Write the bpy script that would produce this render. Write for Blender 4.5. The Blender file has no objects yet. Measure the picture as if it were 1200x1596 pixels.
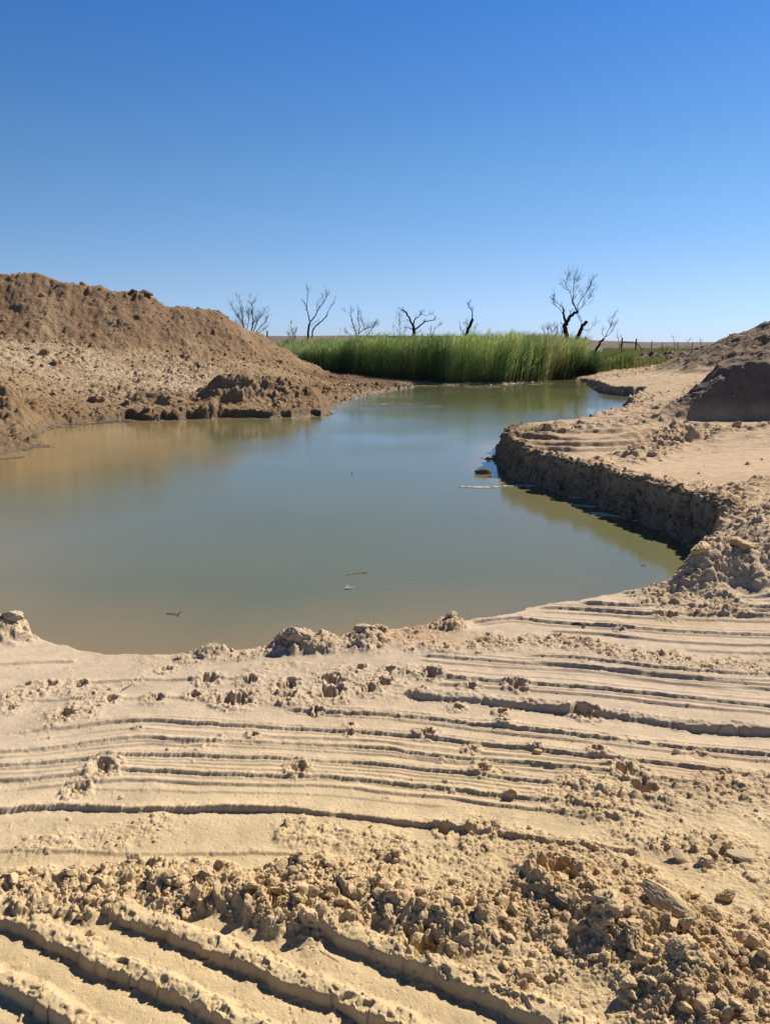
import bpy, bmesh, math, random, time
import numpy as np
from mathutils import Vector, noise as mnoise
T0 = time.time()
SC = bpy.context.scene
random.seed(7); RNG = np.random.default_rng(7)

# ------------------------------------------------------------------ camera
ZC = 2.1; F = 1205.0; HOR = 533.0
PITCH = math.atan((798 - HOR) / F)
cam = bpy.data.cameras.new('camera'); camo = bpy.data.objects.new('camera', cam)
SC.collection.objects.link(camo); SC.camera = camo
camo.location = (0, 0, ZC); camo.rotation_euler = (math.pi/2 - PITCH, 0, 0)
cam.sensor_fit = 'VERTICAL'; cam.sensor_height = 36; cam.lens = 36 * F / 1596
cam.clip_start = 0.05; cam.clip_end = 20000

# ------------------------------------------------------------------ light
SUN_EL, SUN_AZ = 41.0, 49.0            # azimuth: degrees to the right of the view direction (+Y)
el, az = math.radians(SUN_EL), math.radians(SUN_AZ)
sd = Vector((math.cos(el)*math.sin(az), math.cos(el)*math.cos(az), math.sin(el)))
sun = bpy.data.lights.new('sun', 'SUN'); sun.energy = 5.0; sun.angle = math.radians(0.5); sun.color = (1.0, 0.925, 0.80)
suno = bpy.data.objects.new('sun', sun); SC.collection.objects.link(suno)
suno.rotation_euler = sd.to_track_quat('Z', 'Y').to_euler()
world = bpy.data.worlds.new('World'); SC.world = world; world.use_nodes = True
wn = world.node_tree; bg = wn.nodes['Background']
sky = wn.nodes.new('ShaderNodeTexSky'); sky.sky_type = 'NISHITA'; sky.sun_disc = False
sky.sun_elevation = el; sky.sun_rotation = az
sky.altitude = 1200; sky.air_density = 1.0; sky.dust_density = 0.25; sky.ozone_density = 3.0
# tint by elevation: blue to the horizon, unseen overhead dimmed to cut shadow fill
tc_ = wn.nodes.new('ShaderNodeTexCoord'); sx_ = wn.nodes.new('ShaderNodeSeparateXYZ'); wn.links.new(tc_.outputs['Generated'], sx_.inputs[0])
cr_ = wn.nodes.new('ShaderNodeValToRGB'); wn.links.new(sx_.outputs['Z'], cr_.inputs[0]); e_ = cr_.color_ramp.elements
e_[0].position = 0.0; e_[0].color = (.365,.47,.78,1); e_[1].position = .37; e_[1].color = (.21,.455,.73,1)
for p_,c_ in [(.03,(.385,.48,.75,1)),(.07,(.42,.49,.65,1)),(.19,(.365,.515,.63,1)),(.60,(.13,.21,.31,1))]:
    q_ = e_.new(p_); q_.color = c_
ml_ = wn.nodes.new('ShaderNodeMix'); ml_.data_type = 'RGBA'; ml_.blend_type = 'MULTIPLY'; ml_.inputs[0].default_value = 1
wn.links.new(sky.outputs[0], ml_.inputs[6]); wn.links.new(cr_.outputs[0], ml_.inputs[7]); wn.links.new(ml_.outputs[2], bg.inputs[0])
bg.inputs[1].default_value = 0.11
SC.view_settings.view_transform = 'Standard'; SC.view_settings.look = 'None'
SC.view_settings.exposure = 0.60; SC.view_settings.gamma = 1

# ------------------------------------------------------------------ helpers
cp, sp = math.cos(PITCH), math.sin(PITCH)
def ray(px, py):
    u = (px - 600) / F; v = (798 - py) / F
    return np.array([u, cp + v*sp, -sp + v*cp])
def P(px, py, z):                       # pixel on a level -> point
    d = ray(px, py); t = (z - ZC) / d[2]
    return np.array([d[0]*t, d[1]*t, z])
def PY(px, py, Y):                      # pixel at a forward distance -> point
    d = ray(px, py); t = Y / d[1]
    return np.array([d[0]*t, Y, ZC + d[2]*t])

def hash2(ix, iy, seed):
    h = (ix.astype(np.int64)*374761393 + iy.astype(np.int64)*668265263 + seed*982451653) & 0xffffffff
    h = ((h ^ (h >> 13)) * 1274126177) & 0xffffffff
    h = (h ^ (h >> 16)) & 0xffffffff
    h = (h * 2246822519) & 0xffffffff
    return ((h ^ (h >> 15)) & 0xffffff).astype(np.float32) / np.float32(0xffffff)
def gnoise(x, y, seed=0):               # gradient noise about -1..1
    xf = np.floor(x); yf = np.floor(y); fx = (x-xf).astype(np.float32); fy = (y-yf).astype(np.float32)
    ix = xf.astype(np.int64); iy = yf.astype(np.int64)
    ux = fx*fx*fx*(fx*(fx*6-15)+10); uy = fy*fy*fy*(fy*(fy*6-15)+10)
    def g(dx, dy):
        a = hash2(ix+dx, iy+dy, seed)*np.float32(6.28318)
        return np.cos(a)*(fx-dx) + np.sin(a)*(fy-dy)
    a, b, c, d = g(0,0), g(1,0), g(0,1), g(1,1)
    return (a + (b-a)*ux + (c-a)*uy + (a-b-c+d)*ux*uy) * 1.5
def fbm(x, y, s, o=4, seed=0, gain=.5, ridged=False):
    r = 0; a = 1; t = 0
    for i in range(o):
        n = gnoise(x/s + 17.3*i, y/s - 9.1*i, seed+i)
        if ridged: n = 1 - 2*np.abs(n)
        r = r + a*n; t += a; a *= gain; s *= .48
    return r / t
def clods(x, y, cell, seed=0, dens=.75, rmin=.25, rmax=.62):   # lumps with rounded, broken faces, unit = cell
    # warp for ragged outlines
    w = gnoise(x/cell*1.7, y/cell*1.7, seed+50)*.28*cell; w2 = gnoise(x/cell*1.7+40, y/cell*1.7, seed+51)*.28*cell
    X = (x+w)/cell; Y = (y+w2)/cell
    xf = np.floor(X); yf = np.floor(Y); out = np.zeros(x.shape, np.float32)
    for dx in (-1,0,1):
        for dy in (-1,0,1):
            cx = (xf+dx).astype(np.int64); cy = (yf+dy).astype(np.int64)
            jx = hash2(cx, cy, seed+1); jy = hash2(cx, cy, seed+2); k = hash2(cx, cy, seed+3)
            r = rmin + (rmax-rmin)*hash2(cx, cy, seed+4)
            tx = (hash2(cx, cy, seed+5)-.5)*1.2; ty = (hash2(cx, cy, seed+6)-.5)*1.2
            ax = (X-cx-jx).astype(np.float32); ay = (Y-cy-jy).astype(np.float32)
            d2 = ax*ax+ay*ay
            h = np.sqrt(np.maximum(0, r*r-d2))*(1 + tx*ax/r + ty*ay/r)
            h = np.minimum(h, r*.75 + .5*(tx*ax+ty*ay))
            out = np.maximum(out, np.where(k < dens, h, 0))
    return out*cell
def sstep(a, b, x):
    t = np.clip((x-a)/(b-a), 0, 1); return t*t*(3-2*t)
def smax(a, b, k):
    h = np.clip(.5+.5*(a-b)/k, 0, 1); return b+(a-b)*h + k*h*(1-h)
def catmull(pts, n=4):
    pts = np.asarray(pts, float); out = []
    q = np.vstack([2*pts[0]-pts[1], pts, 2*pts[-1]-pts[-2]])
    for i in range(1, len(q)-2):
        for k in range(n):
            t = k/n; a, b, c, d = q[i-1], q[i], q[i+1], q[i+2]
            out.append(.5*((2*b)+(-a+c)*t+(2*a-5*b+4*c-d)*t*t+(-a+3*b-3*c+d)*t**3))
    out.append(q[-2]); return np.array(out)
def seg_dist(x, y, pts, margin=None, attrs=None, closed=False):
    """nearest distance, side sign (+ = left of travel), arc fraction, interpolated attrs"""
    pts = np.asarray(pts, float); n = len(pts)
    D = np.full(x.shape, 1e9, np.float32); S = np.ones(x.shape, np.float32); T = np.zeros(x.shape, np.float32)
    A = None if attrs is None else np.zeros(x.shape+(np.shape(attrs)[1],), np.float32)
    m = n if closed else n-1
    for i in range(m):
        a = pts[i][:2]; b = pts[(i+1) % n][:2]
        if margin is not None:
            sel = np.nonzero((x > min(a[0],b[0])-margin) & (x < max(a[0],b[0])+margin) & (y > min(a[1],b[1])-margin) & (y < max(a[1],b[1])+margin))
            if len(sel[0]) == 0: continue
            X = x[sel]; Y = y[sel]
        else: sel = slice(None); X = x; Y = y
        ab = b-a; L2 = max(1e-9, ab@ab)
        t = np.clip(((X-a[0])*ab[0]+(Y-a[1])*ab[1])/L2, 0, 1)
        dx = X-a[0]-t*ab[0]; dy = Y-a[1]-t*ab[1]; d = np.sqrt(dx*dx+dy*dy)
        c = d < D[sel]
        D[sel] = np.where(c, d, D[sel]); S[sel] = np.where(c, np.sign(ab[0]*dy-ab[1]*dx)+1e-9, S[sel])
        T[sel] = np.where(c, (i+t)/m, T[sel])
        if A is not None:
            v = np.asarray(attrs[i])[None]*(1-t[:,None]) + np.asarray(attrs[(i+1) % n])[None]*t[:,None]
            A[sel] = np.where(c[:,None], v, A[sel])
    return D, S, T, A

# ------------------------------------------------------------------ the shore line (lip of the bank): px, py, z of lip, slope of face
LIP = [(-420,900,.40,1.6),(-200,940,.40,1.6),(-60,958,.42,1.6),(0,963,.44,1.6),(38,973,.44,1.5),(52,992,.42,1.5),(100,1006,.40,1.4),(135,1018,.38,1.3),(165,1029,.36,1.2),(215,1026,.36,1.2),(290,1022,.38,1.3),(345,1016,.40,1.4),(430,1005,.41,1.4),(500,1001,.41,1.4),
 (540,999,.41,1.4),(600,984,.41,1.4),(690,972,.42,1.5),(735,965,.43,1.5),(800,956,.43,1.5),(838,941,.44,1.6),(900,934,.44,1.6),(968,921,.45,1.6),(1050,913,.46,2.2),(1076,890,.50,2.4),
 (1106,862,.46,2.2),(1122,830,.46,2.3),(1128,803,.46,2.5),(1100,784,.45,2.5),(1060,770,.44,2.6),(1000,754,.43,2.7),(940,735,.42,2.7),(880,719,.42,2.8),(825,707,.42,3),(800,695,.42,3),(788,680,.43,3.2),(790,666,.43,2.6),
 (810,661,.40,1.2),(860,658,.33,1.0),(905,652,.30,2.0),(940,643,.28,2.0),(968,637,.28,2.0),(990,629,.28,1.8),(986,618,.30,1.8),(1000,609,.36,1.5),(1004,602,.38,1.6),(975,602,.38,2.2),(945,598,.38,2.2),(922,591,.30,1.8),
 (900,587,.15,.6),(866,588,.08,.5),(800,595,.06,.4),(760,597,.06,.4),(700,598,.06,.4),(640,596,.06,.4),(618,601,.08,.4),(580,607,.10,.4),(545,614,.10,.4),(515,622,.12,.5),(498,629,.14,.6),(503,638,.18,.7),(485,640,.14,1.0),(430,640,.20,2.0),(380,639,.22,2.2),(325,640,.22,2.2),
 (290,642,.20,2.0),(240,643,.20,2.2),(200,641,.2,2.2),(160,645,.18,1.8),(100,656,.08,.6),(55,662,.10,.6),(30,668,.12,.8),(28,674,.12,.8),(50,688,.08,.7),(30,694,.06,.5),(0,700,.06,.5),(-60,712,.08,.5),(-200,730,.1,.5),(-420,740,.1,.5)]
lipw = np.array([P(a,b,c) for a,b,c,_ in LIP]); lipa = np.array([[c,s] for _,_,c,s in LIP])
q = catmull(np.hstack([lipw, lipa[:,1:]]), 3)
SHORE = q[:, :2]; SHATT = q[:, 2:]

def in_water(x, y):
    c = np.zeros(x.shape, bool); n = len(SHORE)
    for i in range(n):
        x0,y0 = SHORE[i]; x1,y1 = SHORE[(i+1) % n]
        if y0 == y1: continue
        k = (y0 > y) != (y1 > y); k &= x < (x1-x0)*(y-y0)/(y1-y0)+x0; c ^= k
    return c
# ------------------------------------------------------------------ smooth base of the land (thin plate through levelled points)
CTL = [tuple(p) for p in lipw[::2]]
for px,py,z in [(600,1200,.42),(0,1200,.42),(1200,1200,.46),(600,1100,.42),(200,1100,.41),(1000,1000,.45),(600,1596,.42),(0,1596,.40),(1200,1596,.50),(1200,1400,.52),
                (1200,940,.47),(1180,880,.60),(1160,820,.62),(1230,800,.68),(1200,735,.62),(1100,720,.50),(950,695,.45),(850,680,.44),(1000,660,.50),(1120,690,.56),(1040,630,.42),(1080,600,.5),(960,590,.42)]:
    CTL.append(tuple(P(px,py,z)))
for px,py,Y in [(0,640,18.5),(0,620,20.5),(0,600,23),(0,575,25.3),(0,548,27.5),(-300,548,26),(-300,620,19),(100,620,24),(100,590,26.5),(100,555,28.5),(200,625,24.2),(200,600,26.2),(200,560,29.5),(300,615,26),(300,590,28.5),(300,562,31),
                (400,606,27),(400,585,30),(420,566,34),(480,604,31),(480,588,36),(540,600,35),(580,594,40),(1100,575,40),(1000,575,46),(1180,560,40),(1050,556,62),(1150,545,60),(950,570,54)]:
    CTL.append(tuple(PY(px,py,Y)))
CTL += [(0,0,.42),(-4,-3,.42),(4,-3,.5),(8,2,.6),(-8,2,.42),(12,8,.75),(16,14,.8),(-14,-6,.45),(14,-6,.6),(-14,2,.5),(-30,20,1.5),(-30,34,2.0),(25,25,.9),(30,45,1.0),
        (-10,52,.35),(-3,50,.25),(4,47,.15),(9,48,.2),(0,60,.8),(-12,62,1.0),(12,62,.9),(22,62,1.0),(-25,60,1.3),(0,76,1.0),(-30,76,1.1),(30,76,1.0),(-45,45,1.6),(45,45,1.0),(-45,0,1),(45,0,1),(0,-40,.8),(-40,-40,.9),(40,-40,.9)]
C = np.array(CTL); K = len(C)
def tps(r2): return .5*r2*np.log(r2+1e-9)
_d2 = ((C[:,None,:2]-C[None,:,:2])**2).sum(-1)
_A = np.zeros((K+3,K+3)); _A[:K,:K] = tps(_d2)+np.eye(K)*.6; _A[:K,K] = 1; _A[:K,K+1:] = C[:,:2]; _A[K,:K] = 1; _A[K+1:,:K] = C[:,:2].T
_w = np.linalg.solve(_A, np.concatenate([C[:,2],[0,0,0]]))
GX = np.linspace(-50,50,401); GYs = np.linspace(-45,80,501)
_gx,_gy = np.meshgrid(GX,GYs,indexing='ij'); _r = np.full(_gx.shape,_w[K])+_w[K+1]*_gx+_w[K+2]*_gy
for i in range(K): _r += _w[i]*tps((_gx-C[i,0])**2+(_gy-C[i,1])**2)
BASE = _r
def base_h(x, y):
    u = np.clip((x-GX[0])/(GX[1]-GX[0]),0,399.999); v = np.clip((y-GYs[0])/(GYs[1]-GYs[0]),0,499.999)
    i = u.astype(int); j = v.astype(int); fu = u-i; fv = v-j
    b = BASE[i,j]*(1-fu)*(1-fv)+BASE[i+1,j]*fu*(1-fv)+BASE[i,j+1]*(1-fu)*fv+BASE[i+1,j+1]*fu*fv
    r = np.sqrt(x*x+y*y); k = sstep(55,80,r); k = np.maximum(k, sstep(38,46,np.abs(x)))
    return b*(1-k)+1.0*k

# ------------------------------------------------------------------ spoil heaps: crest lines
HEAPS = [ # crest (px,py,Y), slope, plateau half width
 ([(-900,440,34),(-450,418,34),(-200,422,33),(-60,428,33),(0,431,33),(50,436,33),(100,447,33.3),(160,456,33.6),(215,462,34),(240,472,34.2),(265,482,34.4),(290,483,34.6),(318,488,34.9),(345,497,35.3),(372,513,36),(405,530,37),(440,551,38.4),(480,570,40)], .76, .30),
 ([(985,668,15.5),(1018,656,15.7),(1042,643,15.8),(1064,630,15.95),(1086,613,16.1),(1108,593,16.25),(1128,573,16.4),(1140,566,16.45),(1200,564,16.35),(1300,562,15.9),(1500,556,15.2)], 1.35, .22),
 ([(1085,550,43),(1110,540,42),(1140,526,41),(1170,516,40),(1200,505,39),(1260,492,38),(1350,480,38),(1500,470,38)], .50, .3),
 ([(872,580,47.5),(905,573,48.5),(940,566,50),(975,560,52),(1010,556,53),(1050,551,53),(1085,547,51),(1110,543,48)], .42, .25),
]
HEAPW = [(catmull([PY(*p) for p in c],3), s, w) for c,s,w in HEAPS]

# ------------------------------------------------------------------ machine tracks: (points px, z, A, far width, near width, roughness)
RG = [
 ([(440,1094),(500,1099),(600,1106),(675,1115),(775,1130),(850,1140),(950,1155),(1050,1170),(1190,1186),(1320,1200)],.030,.05,.012,1),
 ([(20,1133),(100,1123),(200,1112),(300,1116),(400,1121),(450,1125),(525,1129),(610,1137),(680,1145),(800,1165),(910,1180),(1000,1192),(1095,1207),(1230,1232)],.026,.05,.010,.8),
 ([(-80,1168),(5,1162),(120,1152),(200,1142),(245,1140),(300,1145),(400,1147),(500,1152),(600,1160),(640,1167),(725,1180),(800,1188),(925,1206),(1050,1228),(1150,1250)],.024,.05,.010,.8),
 ([(-80,1190),(25,1182),(120,1175),(190,1167),(275,1167),(350,1170),(450,1173),(550,1181),(600,1186),(700,1200),(800,1215),(900,1232),(1000,1252),(1100,1275)],.024,.04,.010,.8),
 ([(-80,1212),(0,1205),(110,1197),(175,1190),(215,1188),(300,1194),(400,1197),(460,1200),(500,1201),(600,1212),(700,1225),(755,1236),(860,1252),(960,1270),(1040,1292)],.024,.04,.010,.8),
 ([(135,1215),(300,1221),(475,1227),(600,1240),(700,1253)],.007,.03,.010,.3),
 ([(-100,1258),(0,1250),(75,1245),(200,1247),(350,1250),(450,1252),(500,1260),(600,1272),(675,1283),(750,1296),(800,1306),(880,1320),(950,1332),(1010,1343)],.032,.04,.010,.8),
 ([(-60,1314),(0,1311),(100,1311),(175,1313),(300,1316),(425,1319),(520,1332)],.012,.03,.016,.8),
 ([(100,1056),(150,1050),(225,1046),(325,1045),(415,1043)],.016,.04,.012,1),
 ([(-60,1090),(0,1085),(75,1078),(200,1075),(300,1074)],.012,.04,.015,1.2),
 ([(-40,1032),(15,1025),(65,1019),(120,1017)],.014,.04,.012,1),
 ([(968,923),(1050,927),(1200,934),(1350,940)],.022,.05,.012,1),
 ([(900,937),(1000,945),(1100,952),(1200,959),(1350,968)],.024,.05,.012,.8),
 ([(838,943),(900,947),(1000,957),(1100,964),(1200,971),(1350,981)],.024,.05,.012,.8),
 ([(735,966),(800,961),(850,966),(950,977),(1050,987),(1200,999),(1350,1010)],.026,.05,.012,.9),
 ([(1065,1015),(1200,1026),(1350,1038)],.012,.05,.015,.8),
 ([(820,1020),(900,1026),(1000,1040),(1100,1050),(1200,1061),(1350,1075)],.026,.05,.012,.8),
 ([(650,1015),(715,1022),(800,1030),(900,1038),(1000,1051),(1100,1063),(1200,1075),(1350,1092)],.022,.05,.010,.8),
 ([(600,1042),(675,1047),(725,1052),(800,1060),(875,1066),(950,1075),(1050,1087),(1125,1097),(1200,1107),(1350,1125)],.026,.05,.010,.6),
 ([(825,1042),(950,1054),(1050,1066),(1200,1087)],.006,.02,.010,.3),
 ([(625,1077),(725,1086),(825,1098),(900,1109),(1000,1124),(1075,1138),(1200,1150),(1350,1165)],.048,.07,.030,1.2),
 ([(-150,1350),(-70,1390),(0,1421),(75,1451),(150,1488),(225,1521),(300,1556),(375,1593),(450,1635),(600,1720)],.050,.050,.015,4.5),
 ([(-120,1470),(0,1521),(50,1546),(100,1576),(140,1598),(220,1650),(300,1700)],.050,.050,.015,4.5),
 ([(140,1393),(165,1406),(225,1433),(300,1461),(375,1491),(450,1526),(525,1556),(590,1586),(660,1622),(800,1700)],.052,.055,.015,4.5),
 ([(330,1385),(425,1416),(475,1433),(525,1456),(590,1483),(650,1512),(725,1545),(800,1581),(860,1610),(950,1660)],.056,.058,.016,4.5),
 ([(1025,1596),(1035,1580),(1000,1555),(960,1535)],.03,.05,.02,2),
]
_mid = RG[:5]+RG[11:15]+RG[16:19]
for _k,(p_,A_,a_,b_,c_) in enumerate(_mid):
    for dy_,am_ in ((6,.010),(13,.013),(-9,.009)):
        f_ = random.uniform(.5,1.1); RG.append(([(x_,y_+dy_*f_+random.uniform(-1.5,1.5)) for x_,y_ in p_[random.randint(0,2):]],am_*random.uniform(.7,1.3),.022,.008,.35))
RGW = [(catmull([P(a,b,.45) for a,b in pts],4), A, wf, wn, r) for pts,A,wf,wn,r in RG]
FT = [([(782,672),(850,678),(950,681),(1020,675),(1060,664)],.08,.08),([(785,681),(870,687),(960,689),(1040,683)],.07,.08),([(790,690),(880,695),(980,696),(1080,688)],.08,.09),([(850,668),(930,672),(1000,667),(1045,655)],.07,.08),
      ([(980,708),(1080,702),(1200,690)],.03,.12),([(1020,718),(1120,716),(1250,708)],.03,.1),([(930,612),(1010,622),(1080,615)],.05,.25),([(900,640),(980,646),(1040,642)],.06,.2),([(980,590),(1040,585),(1100,588)],.05,.3)]
FTW = [(catmull([P(a,b,.5) for a,b in pts],3), A, w) for pts,A,w in FT]

# ------------------------------------------------------------------ rubble zones: (pts, z, half width m, amount 0..1, coarse size)
RB = [
 ([(-100,1385),(0,1372),(80,1372),(170,1362),(260,1362),(380,1376),(480,1384),(560,1388),(640,1392),(720,1410),(800,1425),(880,1440),(960,1452)],.46,.105,1.0),
 ([(560,1380),(700,1400),(820,1425),(900,1430),(1000,1440),(1120,1470),(1300,1520)],.46,.17,.72),
 ([(820,1500),(920,1530),(1000,1560),(1100,1580),(1300,1640)],.46,.13,.58),
 ([(1040,1300),(1120,1330),(1220,1380),(1350,1420)],.48,.14,.6),
 ([(760,1300),(900,1350),(1000,1390),(1060,1420)],.46,.12,.55),
 ([(0,1320),(90,1300),(190,1292),(240,1275)],.44,.07,.40),
 ([(470,1290),(560,1310),(640,1330),(740,1350)],.44,.08,.40),
 ([(900,1240),(1000,1250),(1100,1250),(1250,1240)],.46,.16,.55),
 ([(1000,1290),(1100,1270),(1300,1300)],.46,.16,.5),
 ([(780,1215),(880,1240),(960,1262)],.44,.06,.35),
 ([(690,1004),(780,1000),(860,1000),(940,1012),(1040,1030),(1130,1040),(1300,1052)],.45,.10,.75),
 ([(640,1000),(700,985),(760,990)],.43,.08,.3),
 ([(300,1022),(345,1016),(430,1008),(500,1004),(560,1004),(600,992),(690,978)],.42,.09,.6),
 ([(430,1040),(500,1050),(580,1060),(620,1050)],.42,.12,.45),
 ([(0,1100),(40,1080),(100,1060),(140,1090),(80,1120)],.42,.10,.5),
 ([(340,1080),(430,1085),(520,1095)],.42,.07,.5),
 ([(0,975),(30,985)],.44,.08,.7),
 ([(1068,905),(1110,880),(1180,880),(1300,880)],.6,.28,1.0),
 ([(1160,860),(1150,810),(1200,780),(1300,770)],.62,.5,1.0),
 ([(1110,770),(1180,755),(1300,750)],.6,.5,.8),
 ([(1150,778),(1080,757),(1000,738),(940,722),(880,708),(820,697),(790,688),(776,672)],.53,.30,.9),
 ([(930,716),(980,712),(1020,700),(1050,684),(1080,668)],.5,.32,.9),
 ([(1090,682),(1160,672),(1300,660)],.55,.25,.55),
 ([(830,668),(920,662),(1000,658),(1040,650),(1070,640)],.5,.55,.5),
 ([(930,640),(985,625),(1010,610)],.4,.5,.5),
 ([(1010,640),(1080,620),(1110,600)],.45,.5,.5),
 ([(480,613),(540,606),(590,601),(628,596)],.25,1.5,.95),
 ([(890,586),(930,585),(980,580),(1040,572)],.45,1.3,.6),
]
RBW = [(catmull([P(a,b,z) for a,b in pts],2), w, am) for pts,z,w,am in RB]
# hoof prints and holes: px, py, radius m, depth
HOLES = [(80,1060,.05,.04),(122,1060,.05,.04),(325,1050,.05,.05),(388,1054,.06,.05),(302,1076,.07,.05),(352,1084,.06,.05),(372,1086,.06,.05),(258,1034,.05,.03),(172,1083,.04,.03),(242,1082,.05,.03),(100,1108,.06,.06),(448,1062,.06,.05),(505,1054,.06,.05),(520,1057,.06,.04),
 (515,1074,.07,.06),(495,1104,.05,.06),(560,1038,.06,.05),(598,1062,.06,.05),(605,1044,.05,.04),(450,1080,.05,.05),(215,1131,.03,.03),(395,1143,.04,.03),(465,1195,.04,.03),(545,1128,.03,.04),(545,1142,.03,.03),(160,1192,.05,.05),(120,1226,.04,.03),
 (670,1050,.06,.05),(730,1070,.05,.04),(805,1070,.05,.06),(650,1078,.05,.04),(712,1102,.04,.03),(780,1112,.05,.05),(785,1132,.05,.05),(900,1115,.06,.06),(915,1120,.05,.05),(835,1172,.04,.04),(930,1180,.04,.05),(975,1215,.05,.06),(665,1143,.04,.04),
 (1040,967,.06,.05),(1138,968,.06,.05),(965,988,.05,.04),(1040,912,.06,.04),(795,1246,.03,.03),(735,1172,.04,.03),(575,1072,.05,.05),(40,1060,.04,.03),(15,1098,.05,.04),(640,1012,.04,.03),(865,1385,.10,.07),(660,1480,.06,.05),(430,1410,.05,.04),(690,1300,.03,.02),(750,1205,.04,.03),(1000,1245,.05,.04),(1090,1190,.03,.02)]
# heaped lumps sitting on the ground (px, py, z, radius, height)
BUMPS = [(460,1002,.42,.13,.075),(500,1005,.42,.10,.04),(575,999,.42,.13,.05),(330,1014,.41,.09,.05),(15,985,.44,.13,.08),(700,975,.43,.09,.04),
 (1095,905,.5,.20,.16),(1160,895,.55,.25,.14),(1075,925,.47,.14,.06),(1200,850,.62,.5,.2),
 (870,1380,.46,.10,.05),(955,1450,.46,.10,.04),(1045,1440,.48,.12,.04),(1060,1550,.47,.12,.05),(1190,1580,.5,.25,.04),(700,1430,.46,.12,.04),(480,1385,.45,.15,.03)]
# left shore: undercut hollow and its ridge, as raised and sunk spots (px,py,Y,radius,height)
LSH = [(300,484,34.6,.55,.06),(322,489,34.9,.4,.08),(268,480,34.3,.5,.08),(228,470,34,.6,.12),(262,486,34.3,.5,-.12),(345,502,35.2,.5,.15),(400,532,37,.5,.2),(120,452,33.4,.5,.12),(440,556,38.2,.6,.15),(160,458,33.6,.6,.2),(60,440,33,.8,.18),(300,632,24.6,.9,.14),(345,626,24.3,.75,.55),(385,625,24.5,.9,.50),(425,626,24.7,.9,.42),(460,630,24.8,.8,.34),(490,635,24.8,.6,.18),(360,640,23.5,.4,-.4),(225,635,23.6,.5,.35),(262,637,23.6,.5,.3),(185,640,23.0,.35,-.2),(250,640,23.1,.3,-.3),(5,650,18.2,.8,.55),(32,662,17.8,.55,.32),(-40,640,18.5,1.2,.5)]

def heap_dist(x, y, W, s, pw):
    D,S,T,A = seg_dist(x, y, W[:,:2], attrs=W[:,2:3])
    return A[...,0] - s*np.maximum(0, D-pw)

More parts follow.
